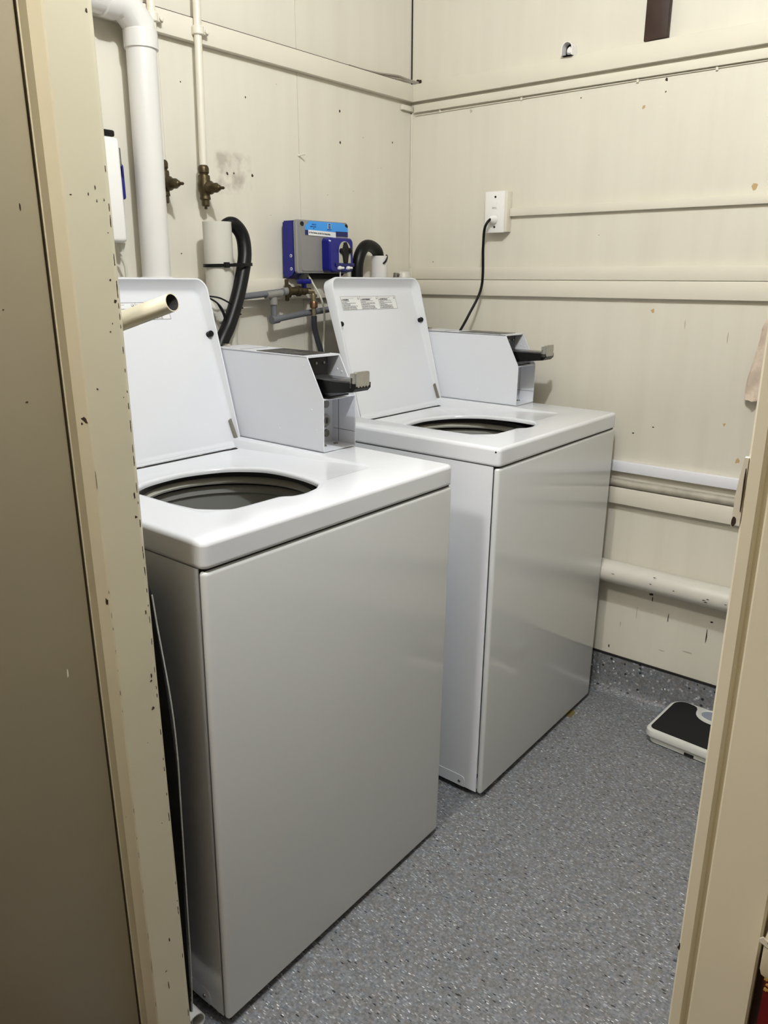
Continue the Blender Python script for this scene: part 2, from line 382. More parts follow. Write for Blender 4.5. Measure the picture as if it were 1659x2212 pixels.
# vertical corner cover strip
bm = bmesh.new(); bx(bm, (.0015, -.004, 1.3925), (.007, 0, 1.880)); bx(bm, (0, -.0015, 1.3925), (.0016, 0, 1.884), 1); struct('trim_6', bm, [M_trim, M_chip])
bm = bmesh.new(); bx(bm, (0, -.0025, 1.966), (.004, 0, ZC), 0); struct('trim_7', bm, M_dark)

# ---- door frame: left and right jambs
def chips(bm, lst, mi=1):
    for (c, X, Y, Z, rx, ry) in lst: blob(bm, c, X, Y, Z, rx, ry, mi, jit=.45)
bm = bmesh.new()
prof = [(.7895, YC), (.7895, -1.776), (.7915, -1.7775), (.7935, -1.7765), (.7935, -1.767), (.8205, -1.7655), (.8225, -1.7635), (.8225, -1.7095), (.8218, -1.7075), (.8205, -1.7040), (.812, -1.6968), (.8015, YC)]
prism(bm, prof, FL, 2.06, 'z', 0)
random.seed(21)
L = []
for k in range(60):      # worn corner of the reveal
    z = random.uniform(.05, 1.5) if k % 3 else random.uniform(.9, 1.45)
    L.append(((.8213, -1.7060, z), (0, 1, 0), AZ, V((.8, .6, 0)).normalized(), .0005, random.uniform(.0015, .006)))
for (y, z, a, b) in [(-1.711, 1.08, .0018, .007), (-1.712, 1.05, .0028, .003), (-1.7115, .907, .002, .006), (-1.714, .797, .003, .002), (-1.7125, .805, .002, .006), (-1.715, .752, .004, .003), (-1.728, .326, .0015, .006), (-1.733, 1.462, .001, .004), (-1.723, 1.47, .001, .004),
                     (-1.7225, 1.455, .001, .003), (-1.756, 1.46, .003, .001), (-1.7125, 1.457, .001, .003), (-1.7115, 1.419, .001, .001), (-1.711, 1.337, .003, .003), (-1.749, 1.23, .0018, .0018), (-1.7125, 1.215, .001, .001), (-1.715, 1.363, .002, .002), (-1.7110, 1.659, .002, .003),
                     (-1.718, 1.31, .001, .0015), (-1.722, 1.30, .002, .001), (-1.74, .27, .003, .001), (-1.738, .24, .001, .016), (-1.73, .70, .001, .001), (-1.72, .55, .001, .001)]:
    L.append(((.8225, y, z), (0, 1, 0), AZ, AX, a*.6, b*.6))
for (z, b) in [(1.115, .02), (.955, .003), (.92, .006), (.90, .004), (.865, .004), (.835, .003), (.80, .006), (.77, .003), (.60, .006), (.55, .004), (.52, .01), (.36, .012), (.30, .02), (.22, .008), (.45, .006)]:
    L.append(((.8217, -1.7646, z), V((.6, -.8, 0)), AZ, V((.8, -.6, 0)).normalized(), .0005, b*.6))
for (x, z, a, b) in [(.811, 1.1925, .0055, .0022), (.8165, 1.190, .0025, .002), (.806, 1.186, .0022, .0016), (.8165, .940, .0028, .0042), (.797, .72, .0012, .004), (.80, .58, .0012, .003), (.795, .42, .0012, .005)]:
    L.append(((x, -1.7662, z), AX, AZ, (0, -1, 0), a, b))
chips(bm, L)
trimL = struct('trim_8', bm, [M_jamb, M_chip], ang=30)
bm = bmesh.new()
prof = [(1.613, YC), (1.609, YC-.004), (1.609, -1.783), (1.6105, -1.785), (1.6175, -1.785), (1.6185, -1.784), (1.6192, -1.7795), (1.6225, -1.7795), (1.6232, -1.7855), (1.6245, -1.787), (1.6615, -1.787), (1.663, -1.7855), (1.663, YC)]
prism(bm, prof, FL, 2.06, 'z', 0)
random.seed(8)
L = [((1.6185, -1.785, z), AX, AZ, (0, -1, 0), .0012, b) for z, b in ((.80, .006), (.545, .003), (.53, .004), (.34, .003), (.26, .008))]
chips(bm, L, 2); chips(bm, [((1.624, -1.787, .64), AX, AZ, (0, -1, 0), .0012, .003), ((1.6095, -1.784, .88), AX, AZ, (0, -1, 0), .001, .003)], 1)
struct('trim_9', bm, [M_jamb_lit, M_chip, M_tan], ang=30)
bm = bmesh.new(); bx(bm, (.7885, -1.783, 1.99), (1.663, YC, 2.0605)); struct('trim_10', bm, M_jamb)  # door head, out of view, set low to keep hallway light out
# open door leaf, folded back towards the hallway
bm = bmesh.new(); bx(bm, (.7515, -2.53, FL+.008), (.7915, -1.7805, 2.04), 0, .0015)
random.seed(31)
for (y, z, a, b_) in [(-1.8035, 1.445, .0012, .004), (-1.84, 1.33, .001, .001), (-1.827, 1.22, .0015, .001), (-1.822, .845, .001, .006)]:
    blob(bm, (.7915, y, z), AY, AZ, AX, a, b_, 2 if b_ == .006 else 1, jit=.3)
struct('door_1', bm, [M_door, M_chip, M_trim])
# dado rail stub and old red wall covering to the right of the door
bm = bmesh.new(); bx(bm, (1.666, -1.801, .905), (3.8, YH, .940), 0, .004)
random.seed(2)
for k in range(7): blob(bm, (1.668+k*.006, -1.801, .939-random.uniform(0, .004)), AX, AZ, (0, -1, 0), .004, .003, 1, jit=.5)
struct('trim_11', bm, [M_jamb, M_trim])
bm = bmesh.new(); bx(bm, (1.669, -1.783, FL), (3.8, YH, .905), 0); bx(bm, (1.6635, -1.780, FL), (1.669, YH, .912), 2)
for k in range(5): blob(bm, (1.6695+random.uniform(0, .003), -1.783, .901-k*.005-random.uniform(0, .002)), AX, AZ, (0, -1, 0), .0013, .0018, 1, jit=.6, t=.0015)
struct('wall_front_dado', bm, [M_red, M_gold, M_wood])

# strike keeper on right jamb
b_ = bmesh.new()
prism(b_, [(1.607, 1.262), (1.6095, 1.262), (1.6095, 1.221), (1.6045, 1.216), (1.6045, 1.238), (1.6065, 1.258)], -1.785, -1.781, 'y', 0)
blob(b_, (1.6058, -1.785, 1.220), AX, AZ, (0, -1, 0), .0012, .003, 1)
blob(b_, (1.6088, -1.785, 1.242), AX, AZ, (0, -1, 0), .0005, .016, 1, jit=.2)
tag(obj('strike_plate', b_, [M_trim, M_chip]), 'worn cream metal latch keeper with rusty lower end on right door jamb', 'latch keeper')

# ================================================================== WALL FITTINGS (back wall)
t = thing('power_socket', 'white switched power point on surface block, black cord plugged in', 'socket', (.362, 0, 1.557))
bm = bmesh.new(); bx(bm, (-.036, -.030, -.060), (.040, 0, .060), 0, .002); obj('mounting_block', bm, M_trim, t)['label'] = 'cream painted mounting block'
bm = bmesh.new(); bx(bm, (-.037, -.0375, -.062), (.034, -.030, .061), 0, .002); obj('face_plate', bm, M_plate, t)
bm = bmesh.new(); bx(bm, (-.010, -.0385, .008), (.009, -.0375, .030), 0, .0004); bx(bm, (-.0075, -.0415, .012), (.0065, -.0385, .026), 0, .001); obj('rocker_switch', bm, M_plate, t)
for dz in (.044, -.045):
    bm = bmesh.new(); lathe(bm, [(.0034, 0), (.0034, .001)], (.001, -.0375, dz), (0, -1, 0), 12); obj('screw', bm, M_slot, t)
t = thing('mains_lead', 'thin black cord hanging from wall socket down behind far coin box', 'power cord', (.362, -.04, 1.53))
bm = bmesh.new(); lathe(bm, [(.013, 0), (.013, .012), (.009, .02), (.005, .024)], (0, -.0, .004), (0, -1, 0), 20); obj('plug', bm, M_plate, t)['label'] = 'white round plug'
bm = bmesh.new(); tube(bm, [(0, -.022, .004), (-.004, -.035, -.008), (-.012, -.036, -.03), (-.024, -.02, -.08), (-.028, -.015, -.20), (-.052, -.05, -.29), (-.078, -.08, -.36)], .0042, 12, 0, 8); obj('cord', bm, M_rubber, t)

bm = bmesh.new(); bx(bm, (.4025, -.013, 1.5435), (XR, 0, 1.567), 0, .001); tag(obj('cable_trunking', bm, M_trim), 'cream surface trunking running right from the power socket', 'trunking')
bm = bmesh.new(); bx(bm, (.020, -.0125, 1.8815), (XR, 0, 1.9045), 0, .001); bx(bm, (.0005, -.062, 1.886), (.0125, -.0005, 1.9015), 0, .002)
tag(obj('cable_trunking', bm, M_trim), 'cream trunking just under the upper board of back wall, stub turning corner', 'trunking')
bm = bmesh.new(); tube(bm, [(.02, -.003, 1.874), (.35, -.003, 1.8755), (.8, -.003, 1.878), (XR, -.003, 1.879)], .0016, 8)
for x in (.12, .42, .78, .99): bx(bm, (x-.003, -.006, 1.872), (x+.003, 0, 1.884), 0, .001)
tag(obj('bell_wire', bm, M_trim), 'fine painted wire clipped below upper trunking on back wall', 'wire')
bm = bmesh.new(); bx(bm, (.0165, -.018, .783), (XR, 0, .8145), 0, .0015); tag(obj('cable_trunking', bm, M_conduit), 'bright white plastic trunking above the pipes on back wall', 'trunking')
t = thing('water_pipe', 'thin weathered off-white pipe resting on lower board of back wall', 'pipe', (.05, -.0145, .7475))
bm = bmesh.new(); tube(bm, [(0, 0, 0), (XR-.06, 0, 0)], .0125, 20); obj('pipe_run', bm, mat('weathered_pipe', s(182, 176, 162), rough=.4, var=.3, vscale=25), t)
bm = bmesh.new(); tube(bm, [(.05, -.045, .468), (1.2, -.045, .462), (XR-.01, -.045, .456)], .0355, 32)
random.seed(4)
for (x, z) in [(.99, .467), (1.06, .463), (1.15, .457), (1.155, .452), (1.16, .462), (1.21, .46), (1.0, .49), (.87, .47)]: blob(bm, (x, -.0805, z), AX, AZ, (0, -1, 0), .004, .0012, 1, jit=.5)
tag(obj('waste_pipe', bm, [M_pvcd, M_chip]), 'fat off-white waste pipe running low along back wall', 'pipe')
bm = bmesh.new(); bx(bm, (.7935, -.022, 1.9655), (.856, -.001, ZC-.002), 0, .002); tag(obj('wooden_batten', bm, M_wood), 'dark bare timber batten rising from upper board of back wall', 'batten')
# arched cup fitting above the board
t = thing('arched_cup_fitting', 'small arched white cup fitting on top edge of upper board', 'fitting', (.573, 0, 1.9645))
ar = [(-.017, 0), (.017, 0), (.017, .018)] + [(.017*math.cos(a), .018+.017*math.sin(a)) for a in [math.pi*k/10 for k in range(1, 10)]] + [(-.017, .018)]
ar2 = [(x*.86, z*.95+.0) for x, z in ar]
bm = bmesh.new()
rings(bm, [[V((x, -.030, z)) for x, z in ar], [V((x, -.002, z)) for x, z in ar], [V((x, -.002, z)) for x, z in ar2], [V((x, -.030, z)) for x, z in ar2]], 0, closed=True)
obj('arched_shroud', bm, M_plate, t)
bm = bmesh.new(); prism(bm, ar2, -.004, -.001, 'y', 0); obj('back_disc', bm, M_black, t)
bm = bmesh.new(); lathe(bm, [(.011, 0), (.0125, .006), (.008, .012), (.002, .013)], (.004, -.006, .014), (0, -1, .1), 20); obj('button', bm, M_plate, t)
t = thing('grey_cable', 'grey cable leaving hole in back wall corner and running along left wall board', 'cable', (.03, -.02, 1.972))
bm = bmesh.new(); tube(bm, [(.0, .018, -.001), (-.006, .004, .001), (-.016, -.02, .004), (-.022, -.06, .008), (-.022, -.11, .004), (-.022, -.16, -.001), (-.024, -.23, -.004), (-.024, -.30, -.004)], .0034, 10, 0, 6)
tube(bm, [(.0, .018, -.006), (-.008, .002, -.003), (-.018, -.03, .0), (-.023, -.10, -.002), (-.024, -.25, -.004)], .003, 10, 0, 6)
obj('cable_run', bm, mat('grey_cable_sheath', s(150, 142, 130), rough=.5), t)
bm = bmesh.new(); blob(bm, (.002, .019, -.0), AX, AZ, (0, -1, 0), .012, .010, 0, jit=.3, t=.001); obj('wall_hole', bm, M_chip, t)
# tissue hanging at the right
t = bmesh.new()
random.seed(13)
rows = [(1.262, 1.203), (1.235, 1.193), (1.20, 1.188), (1.165, 1.180), (1.134, 1.176), (1.10, 1.172), (1.07, 1.169), (1.05, 1.168), (1.040, 1.172)]
R = []
for i, (z, xl) in enumerate(rows):
    row = []
    for k in range(14):
        x = xl+(1.30-xl)*k/13
        row.append((x, -.020-.007*math.sin(k*1.9+i*1.3)-.006*math.sin(i*1.7+k*.4)-random.uniform(0, .003), z-.0006*k+random.uniform(-.002, .002)))
    R.append(row)
F = [[t.verts.new(p) for p in row] for row in R]; Bk = [[t.verts.new((p[0], p[1]+.004, p[2])) for p in row] for row in R]
for G in (F, Bk):
    for i in range(len(G)-1):
        for k in range(13): t.faces.new([G[i][k], G[i][k+1], G[i+1][k+1], G[i+1][k]])
for i in range(len(F)-1):
    for k in (0, 13): t.faces.new([F[i][k], F[i+1][k], Bk[i+1][k], Bk[i][k]])
for k in range(13):
    for i in (0, len(F)-1): t.faces.new([F[i][k], F[i][k+1], Bk[i][k+1], Bk[i][k]])
tag(obj('paper_towel', t, M_tissue, ang=80), 'crumpled pale pink paper towel hanging on back wall by right jamb', 'paper towel')

# ================================================================== LEFT WALL FITTINGS
# large white drain pipe with elbow
t = thing('drain_pipe', 'large white plastic drain pipe bending left behind the door jamb', 'pipe', (.055, -1.10, 1.355))
bm = bmesh.new(); lathe(bm, [(.034, -.30), (.034, .50)], (0, 0, 0), (0, .018, 1), 36)
obj('pipe', bm, M_pvc, t)
bm = bmesh.new(); lathe(bm, [(.040, -.02), (.0405, .004), (.036, .008)], (0, 0, 0), AZ, 36); obj('base_collar', bm, M_pvc, t)
bm = bmesh.new(); c0 = V((0, .0095, .50))
lathe(bm, [(.0345, 0), (.038, .001), (.038, .036), (.0352, .039)], c0, AZ, 36)
pts = [c0+V((0, 0, .03)), c0+V((0, -.0005, .048)), c0+V((0, -.030, .078)), c0+V((0, -.050, .084)), c0+V((0, -.075, .084))]
tube(bm, pts, .0355, 36)
lathe(bm, [(.0375, 0), (.038, .002), (.038, .030), (.035, .032)], c0+V((0, -.062, .084)), (0, -1, 0), 36)
obj('elbow', bm, M_pvc, t)
bm = bmesh.new(); tube(bm, [c0+V((0, -.06, .084)), c0+V((0, -.585, .084))], .034, 36); obj('pipe', bm, M_pvc, t)

def tap_pipe(y, label, lean=.03, ztop=ZC):
    t = thing('water_pipe', label, 'pipe', (.030, y, 1.60), 'painted tap pipes')
    bm = bmesh.new(); tube(bm, [(0, .006, .03), (0, .006+lean, ztop-1.6)], .0096, 16); obj('pipe', bm, M_trim, t)
    bm = bmesh.new(); cy_ = .006+lean*.33
    lathe(bm, [(.0125, -.010), (.0145, -.008), (.0145, .008), (.0125, .010)], (0, cy_, .336), AZ, 20)
    tube(bm, [(-.03, cy_, .336), (.0, cy_, .336)], .006, 10); bx(bm, (-.005, cy_+.008, .329), (.006, cy_+.028, .343), 0, .002); lathe(bm, [(.0055, 0), (.0055, .005), (.003, .006)], (.006, cy_+.0205, .336), (1, 0, 0), 12, mi=0)
    obj('pipe_clip', bm, M_trim, t)
    v = bmesh.new()
    # compression nut, body, outlet
    lathe(v, [(.0095, .034), (.0125, .031), (.014, .026), (.0135, .016), (.0115, .014), (.011, .010)], (0, .006, 0), AZ, 6+6)
    lathe(v, [(.0145, .010), (.0152, .006), (.0152, -.004), (.017, -.012), (.017, -.026), (.0135, -.032), (.0128, -.040), (.0138, -.043), (.0138, -.047), (.0105, -.049), (.0105, -.062), (.0085, -.064)], (0, .006, 0), AZ, 24)
    lathe(v, [(.014, 0), (.0155, .010), (.0165, .016), (.013, .022), (.0115, .026), (.0118, .036), (.008, .042), (.0068, .046), (.004, .048), (.0034, .060), (.002, .062)], (.004, .008, -.019), (1, .12, -.06), 20)
    lathe(v, [(.004, 0), (.004, .008), (.002, .009)], (0, .006, -.062), (0, 0, -1), 10)
    obj('stop_valve', v, M_brass, t)['label'] = 'tarnished brass stop valve'
tap_pipe(-.921, 'thin cream painted pipe ending in full brown valve, right of the pair', .03)
tap_pipe(-1.046, 'thin cream painted pipe tight behind big drain pipe, valve half hidden', .008)

# nail plug in wall
bm = bmesh.new(); lathe(bm, [(.0022, 0), (.002, .02), (.0028, .024)], (0, -.541, 1.698), (1, .25, .1), 10); lathe(bm, [(.004, 0), (.003, .004)], (0, -.541, 1.698), (1, .2, 0), 10)
tag(obj('wall_nail', bm, M_trim), 'small painted nail sticking out of left wall', 'nail')

# standpipe A + drain hose + ties
t = thing('standpipe', 'grey-white standpipe behind near machine, fixed next to tall black hose', 'standpipe', (.085, -.928, 1.06))
bm = bmesh.new(); pipe_shell(bm, [(0, 0, 0), (0, 0, .436)], .0365, .003, 32); obj('pipe', bm, M_pvcd, t)
bm = bmesh.new(); tube(bm, [(-.02, -.02, .215), (-.02, -.08, .215), (-.02, -.14, .21)], .038, 24); obj('side_branch', bm, M_pvcd, t)
t = thing('drain_hose', 'thick black drain hose looping out of near standpipe', 'hose', (.10, -.90, 1.20))
bm = bmesh.new(); tube(bm, [V(q)-V((.10, -.90, 1.20)) for q in [(.086, -.928, 1.34), (.088, -.924, 1.44), (.092, -.908, 1.482), (.098, -.886, 1.492), (.104, -.865, 1.470), (.110, -.862, 1.435), (.118, -.874, 1.392), (.132, -.912, 1.316), (.142, -.955, 1.246), (.15, -1.0, 1.185), (.155, -1.05, 1.05)]],
                  .0180, 24, 0, 10); obj('hose_body', bm, M_rubber, t)
bm = bmesh.new()
pts = []
for k in range(40):
    a = 2*math.pi*k/40; cx, cy = .0, 0
    pts.append(V((.094+.048*math.sin(a+.25), -.907+.062*math.cos(a), 1.392+.002*math.cos(a))))
R_ = []
for k in range(40):
    a = 2*math.pi*k/40; n = V((math.sin(a), math.cos(a), 0))
    c = pts[k]; R_.append([c-V((0, 0, .004))-n*.0008, c-V((0, 0, .004))+n*.0008, c+V((0, 0, .004))+n*.0008, c+V((0, 0, .004))-n*.0008])
rings(bm, R_, 0, closed=True); bx(bm, (.122, -.945, 1.385), (.131, -.931, 1.3985), 0, .001)
tag(obj('cable_tie', bm, M_black), 'black cable tie strapping tall black hose to near standpipe', 'cable tie')
bm = bmesh.new()
tube(bm, [(.12, -1.01, 1.318), (.135, -.975, 1.312), (.14, -.94, 1.296), (.135, -.90, 1.285)], .0022, 8, 0, 5)
tube(bm, [(.12, -1.02, 1.322), (.137, -.985, 1.30), (.14, -.965, 1.27), (.135, -.955, 1.22), (.12, -.95, 1.18)], .0022, 8, 0, 5)
tube(bm, [(.13, -.975, 1.25), (.14, -.95, 1.262), (.138, -.91, 1.27)], .0022, 8, 0, 5)
tube(bm, [(.13, -.98, 1.30), (.143, -.972, 1.27), (.14, -.965, 1.235), (.13, -.955, 1.19)], .0018, 8, 0, 5)
tag(obj('tie_wire', bm, M_black), 'loose black wires between near lid and standpipe', 'wire')

# grey water pipe with tee, tap and braided hose
t = thing('grey_water_pipe', 'grey plastic water pipe with drop leg below blue dosing unit', 'pipe', (.05, -.70, 1.31))
bm = bmesh.new(); tube(bm, [(0, -.30, -.012), (0, .05, .0125)], .0088, 18); obj('upper_run', bm, M_greyp, t)
bm = bmesh.new(); tube(bm, [(0, -.010, .004), (0, -.010, -.07)], .0088, 18); obj('drop_leg', bm, M_greyp, t)
bm = bmesh.new(); tube(bm, [(0, -.017, -.066), (0, .10, -.054), (0, .55, -.02)], .009, 18); lathe(bm, [(.0115, 0), (.0115, .026)], (0, -.020, -.067), (0, 1, .1), 18); obj('lower_run', bm, M_greyp, t)
bm = bmesh.new()
lathe(bm, [(.0115, -.028), (.0115, .03)], (0, -.01, .005), (0, 1, .07), 20); lathe(bm, [(.0115, 0), (.0115, .02)], (0, -.01, -.004), (0, 0, -1), 20); lathe(bm, [(.0108, 0), (.0108, .018)], (0, .028, .011), (0, 1, .07), 20)
obj('tee_fitting', bm, M_collar, t)
t = thing('brass_tap', 'small brass tap with blue lever feeding braided hose', 'tap', (.05, -.65, 1.322))
bm = bmesh.new(); lathe(bm, [(.019, 0), (.019, .006), (.012, .008), (.012, .030), (.015, .032), (.015, .042), (.011, .046), (.012, .060), (.009, .064), (.0085, .078)], (0, -.004, 0), (.25, 1, 0), 20)
bx(bm, (-.012, -.004, -.028), (-.002, .006, .034), 0, .003); obj('tap_body', bm, M_brass, t)
bm = bmesh.new(); lathe(bm, [(.0122, 0), (.0122, .020)], (.004, .028, 0), (.25, 1, 0), 8); tube(bm, [(.018, .060, 0), (.022, .078, -.001), (.022, .082, -.012), (.022, .082, -.030)], .0075, 14); lathe(bm, [(.011, 0), (.011, .008)], (.022, .082, -.018), AZ, 16); obj('outlet_elbow', bm, M_brassb, t)
bm = bmesh.new(); bx(bm, (.004, .030, .020), (.030, .068, .034), 0, .003); bx(bm, (.010, .044, .008), (.022, .054, .022), 0, .001); obj('lever', bm, M_blue, t)['label'] = 'blue plastic lever'
t = thing('braided_hose', 'dark braided inlet hose hanging from brass tap behind near coin box', 'hose', (.072, -.568, 1.292))
bm = bmesh.new(); lathe(bm, [(.0105, 0), (.012, -.004), (.012, -.018), (.007, -.02)], (0, 0, 0), AZ, 6+6); obj('hose_nut', bm, M_copper, t)
bm = bmesh.new(); lathe(bm, [(.0062, -.018), (.0062, -.045)], (0, 0, 0), AZ, 14); obj('ferrule', bm, M_brassb, t)
bm = bmesh.new(); tube(bm, [(0, 0, -.042), (0, .0, -.075), (.003, .010, -.115), (.004, .025, -.16), (.004, .05, -.28)], .0085, 16, 0, 6); obj('hose_body', bm, M_hose, t)
bm = bmesh.new(); tube(bm, [(.05, -.572, 1.372), (.065, -.560, 1.34), (.08, -.545, 1.30), (.08, -.532, 1.26), (.08, -.535, 1.20), (.08, -.545, 1.10)], .0032, 10, 0, 6)
tag(obj('dosing_tube', bm, M_tube), 'thin off-white tube hanging below the blue dosing unit', 'tube')

# standpipe B + hose
t = thing('standpipe', 'small white standpipe behind far machine lid holding arched black hose', 'standpipe', (.050, -.233, 1.06))
bm = bmesh.new(); pipe_shell(bm, [(0, 0, 0), (0, 0, .366)], .0265, .003, 28); obj('pipe', bm, M_pvc, t)
bm = bmesh.new(); tube(bm, [(.07, -.36, 1.05), (.068, -.362, 1.25), (.066, -.362, 1.37), (.066, -.352, 1.42), (.064, -.325, 1.450), (.060, -.29, 1.455), (.053, -.250, 1.442), (.050, -.236, 1.418), (.05, -.2345, 1.37), (.05, -.2345, 1.33)], .0185, 24, 0, 10)
tag(obj('drain_hose', bm, M_rubber), 'black drain hose arching into small standpipe beside blue dosing unit', 'hose')
bm = bmesh.new(); tube(bm, [(.078, -.245, 1.402), (.079, -.232, 1.412), (.070, -.216, 1.424), (.062, -.210, 1.428)], .003, 8, 0, 5); tag(obj('cable_tie', bm, M_black), 'short black tie at mouth of the small standpipe', 'cable tie')
t = thing('pipe_cap', 'off-white capped fitting on left wall near the corner', 'pipe cap', (.035, -.082, 1.366))
bm = bmesh.new(); lathe(bm, [(.026, -.05), (.026, .004), (.022, .010), (.010, .013)], (0, 0, 0), AZ, 24); obj('cap', bm, M_pvcd, t)
bm = bmesh.new(); tube(bm, [(.0, -.03, 0), (.0, -.045, .004), (0, -.05, -.03)], .007, 10); obj('outlet', bm, M_steel, t)

# ================================================================== dosing unit (faces +x); local: x out, y right, z up
t = thing('detergent_dosing_unit', 'blue and grey detergent dosing unit with light blue label on left wall', 'dosing unit', (.0, -.630, 1.371))
bm = bmesh.new()
prism(bm, [(.012, .0), (.012, .145), (.060, .145), (.060, .002), (.045, -.002), (.030, -.014), (.012, -.014)], 0.0, .222, 'y', 0)
bmesh.ops.bevel(bm, geom=[e for e in bm.edges], offset=.004, segments=2, affect='EDGES')
bx(bm, (0, .03, .02), (.0125, .19, .12), 0)
obj('rear_housing', bm, M_blue, t)['label'] = 'deep blue rear housing'
bm = bmesh.new(); o_ = rrect(.0, .0, .223, .147, .010)
rings(bm, [[V((.059, y, z)) for y, z in o_], [V((.068, y, z)) for y, z in o_], [V((.0705, y+(.111-y)*.03, z+(.073-z)*.03)) for y, z in o_]])
o2 = rrect(.016, .006, .223-.004, .141, .006); rings(bm, [[V((.069, y, z)) for y, z in o2], [V((.0725, y+(.111-y)*.02, z+(.073-z)*.02)) for y, z in o2]])
obj('front_cover', bm, M_grey, t)['label'] = 'grey front cover'
for y, z in ((.022, .138), (.212, .138)):
    bm = bmesh.new(); lathe(bm, [(.0065, 0), (.0065, .0022)], (.0708, y, z-.002), AX, 18); obj('screw_recess', bm, M_slot, t)
F0 = lambda y, z: frame((.0735, y, z), AY, AZ, AX)
bm = bmesh.new()
lab = [(.033, .106), (.033, .134), (.040, .1345), (.046, .1375), (.050, .145), (.196, .144), (.204, .137), (.2185, .132), (.2185, .1205), (.155, .1185), (.033, .121)]
prism(bm, [(.033, .120), (.033, .131), (.0345, .133), (.043, .136), (.048, .143), (.0505, .1445), (.197, .1445), (.2015, .140), (.207, .1345), (.2175, .131), (.2175, .1205), (.165, .1205), (.158, .1185), (.10, .119)], .0715, .0738, 'x', 0)
prism(bm, [(.033, .1065), (.033, .1202), (.158, .1187), (.165, .1207), (.2175, .1207), (.2175, .1065)], .0715, .0736, 'x', 1)
prism(bm, [(.045, .106), (.045, .1205), (.162, .1175), (.162, .1025)], .073, .0745, 'x', 2)
text_into(bm, 'for Wool Delicates, and after Start during Setting', .0068, frame((.0747, .047, .1115), V((0, .1, -.003)).normalized(), AZ, AX), 3, sx=.66, bold=.01)
text_into(bm, 'WRGS15', .006, frame((.074, .060, .1335), AY, AZ, AX), 1, sx=.8)
text_into(bm, 'SERVICE & SALES', .0045, frame((.074, .053, .128), AY, AZ, AX), 1, sx=.75)
text_into(bm, '08', .0045, frame((.074, .066, .1235), AY, AZ, AX), 1, sx=.8)
bx(bm, (.0735, .128, .127), (.0742, .142, .141), 2); bx(bm, (.0742, .130, .1275), (.0746, .140, .1405), 1)
prism(bm, [(.131, .1345), (.135, .139), (.139, .1345)], .0744, .0749, 'x', 0); bx(bm, (.0744, .1335, .1295), (.0749, .1365, .1345), 0)
text_into(bm, 'LAUNDRY', .0045, frame((.074, .1245, .1225), AY, AZ, AX), 1, sx=.9)
obj('front_label', bm, [M_sky, M_navy, M_paper, M_ink], t, sm=False)['label'] = 'light blue label with white text sticker'
bm = bmesh.new(); o_ = rrect(.102, .004, .207, .101, .012)
rings(bm, [[V((.0715, y, z)) for y, z in o_], [V((.100, y, z)) for y, z in o_], [V((.1045, y+(.155-y)*.07, z+(.052-z)*.07)) for y, z in o_]])
pump = obj('pump_head', bm, M_blue, t); pump['label'] = 'deep blue peristaltic pump head'
arch = lambda cx, cz, wd, h: [(cx-wd, cz-h), (cx+wd, cz-h)] + [(cx+wd*math.cos(a), cz+wd*1.0*math.sin(a)) for a in [math.pi*k/12 for k in range(0, 13)]]
bm = bmesh.new(); prism(bm, arch(.167, .066, .026, .036), .104, .1052, 'x', 0); obj('rotor_window', bm, mat('pale_rotor_window', s(176, 176, 160), rough=.3), pump)
bm = bmesh.new(); prism(bm, [(.160, .030), (.176, .030), (.181, .056), (.192, .060), (.193, .070), (.182, .070), (.174, .086), (.170, .090), (.162, .088), (.157, .072), (.145, .070), (.144, .060), (.155, .057)], .1052, .1095, 'x', 0)
for y, z in ((.150, .064), (.188, .066)): lathe(bm, [(.008, 0), (.008, .006), (.005, .008)], (.105, y, z), AX, 16)
obj('rotor', bm, M_black, pump)
bm = bmesh.new(); bx(bm, (.1045, .124, .020), (.108, .207, .030), 0, .001)
obj('clamp_bar', bm, M_navy, pump)
bm = bmesh.new()
for y in (.146, .184):
    lathe(bm, [(.0042, 0), (.0055, .004), (.0055, .010), (.0035, .016), (.0035, .024)], (.1075, y-.012, .016), (0, 1, 0), 10)
obj('tube_connector', bm, M_paper, pump)
bm = bmesh.new()
bm.free()
for y in (.150, .193):
    bm = bmesh.new(); tube(bm, [(.10, y, .014), (.10, y, -.05)], .0022, 8); obj('feed_tube', bm, M_tube, pump)
for z in (.049, .013):
    bm = bmesh.new(); lathe(bm, [(.0044, 0), (.0044, .0014)], (.046, .0002, z), (0, -1, 0), 14); lathe(bm, [(.0024, .001), (.0024, .0019)], (.046, .0002, z), (0, -1, 0), 14, mi=1); obj('side_plug', bm, [M_paper, M_blue], t)
bm = bmesh.new(); prism(bm, [(.030, .0), (.058, .0), (.046, -.022), (.038, -.022)], .040, .060, 'y', 0); bx(bm, (.02, .058, -.016), (.055, .20, .0), 1, .004); obj('cable_gland', bm, [M_grey, M_dark], t)

# second unit, seen edge-on by the left jamb
t = thing('detergent_dosing_unit', 'slim white and blue dosing unit seen edge-on past left door jamb', 'dosing unit', (0, -1.372, 1.44))
bm = bmesh.new(); bx(bm, (.0, .0, .0), (.06, .200, .225), 0, .01, 3); obj('rear_housing', bm, M_plate, t)
bm = bmesh.new(); bx(bm, (.0, .02, .14), (.05, .207, .205), 1, .002); bx(bm, (.0, .03, .095), (.05, .2125, .172), 0, .006, 3); obj('pump_head', bm, [M_blue, M_steel], t)['label'] = 'blue side head'
bm = bmesh.new(); bx(bm, (.01, .10, .226), (.05, .196, .240), 0, .004); obj('top_latch', bm, M_black, t)
bm = bmesh.new(); tube(bm, [(.03, .195, -.03), (.03, .205, -.07), (.03, .195, -.2)], .004, 10, 0, 4); lathe(bm, [(.010, 0), (.004, -.02)], (.03, .198, 0), AZ, 14); obj('feed_tube', bm, M_tube, t)

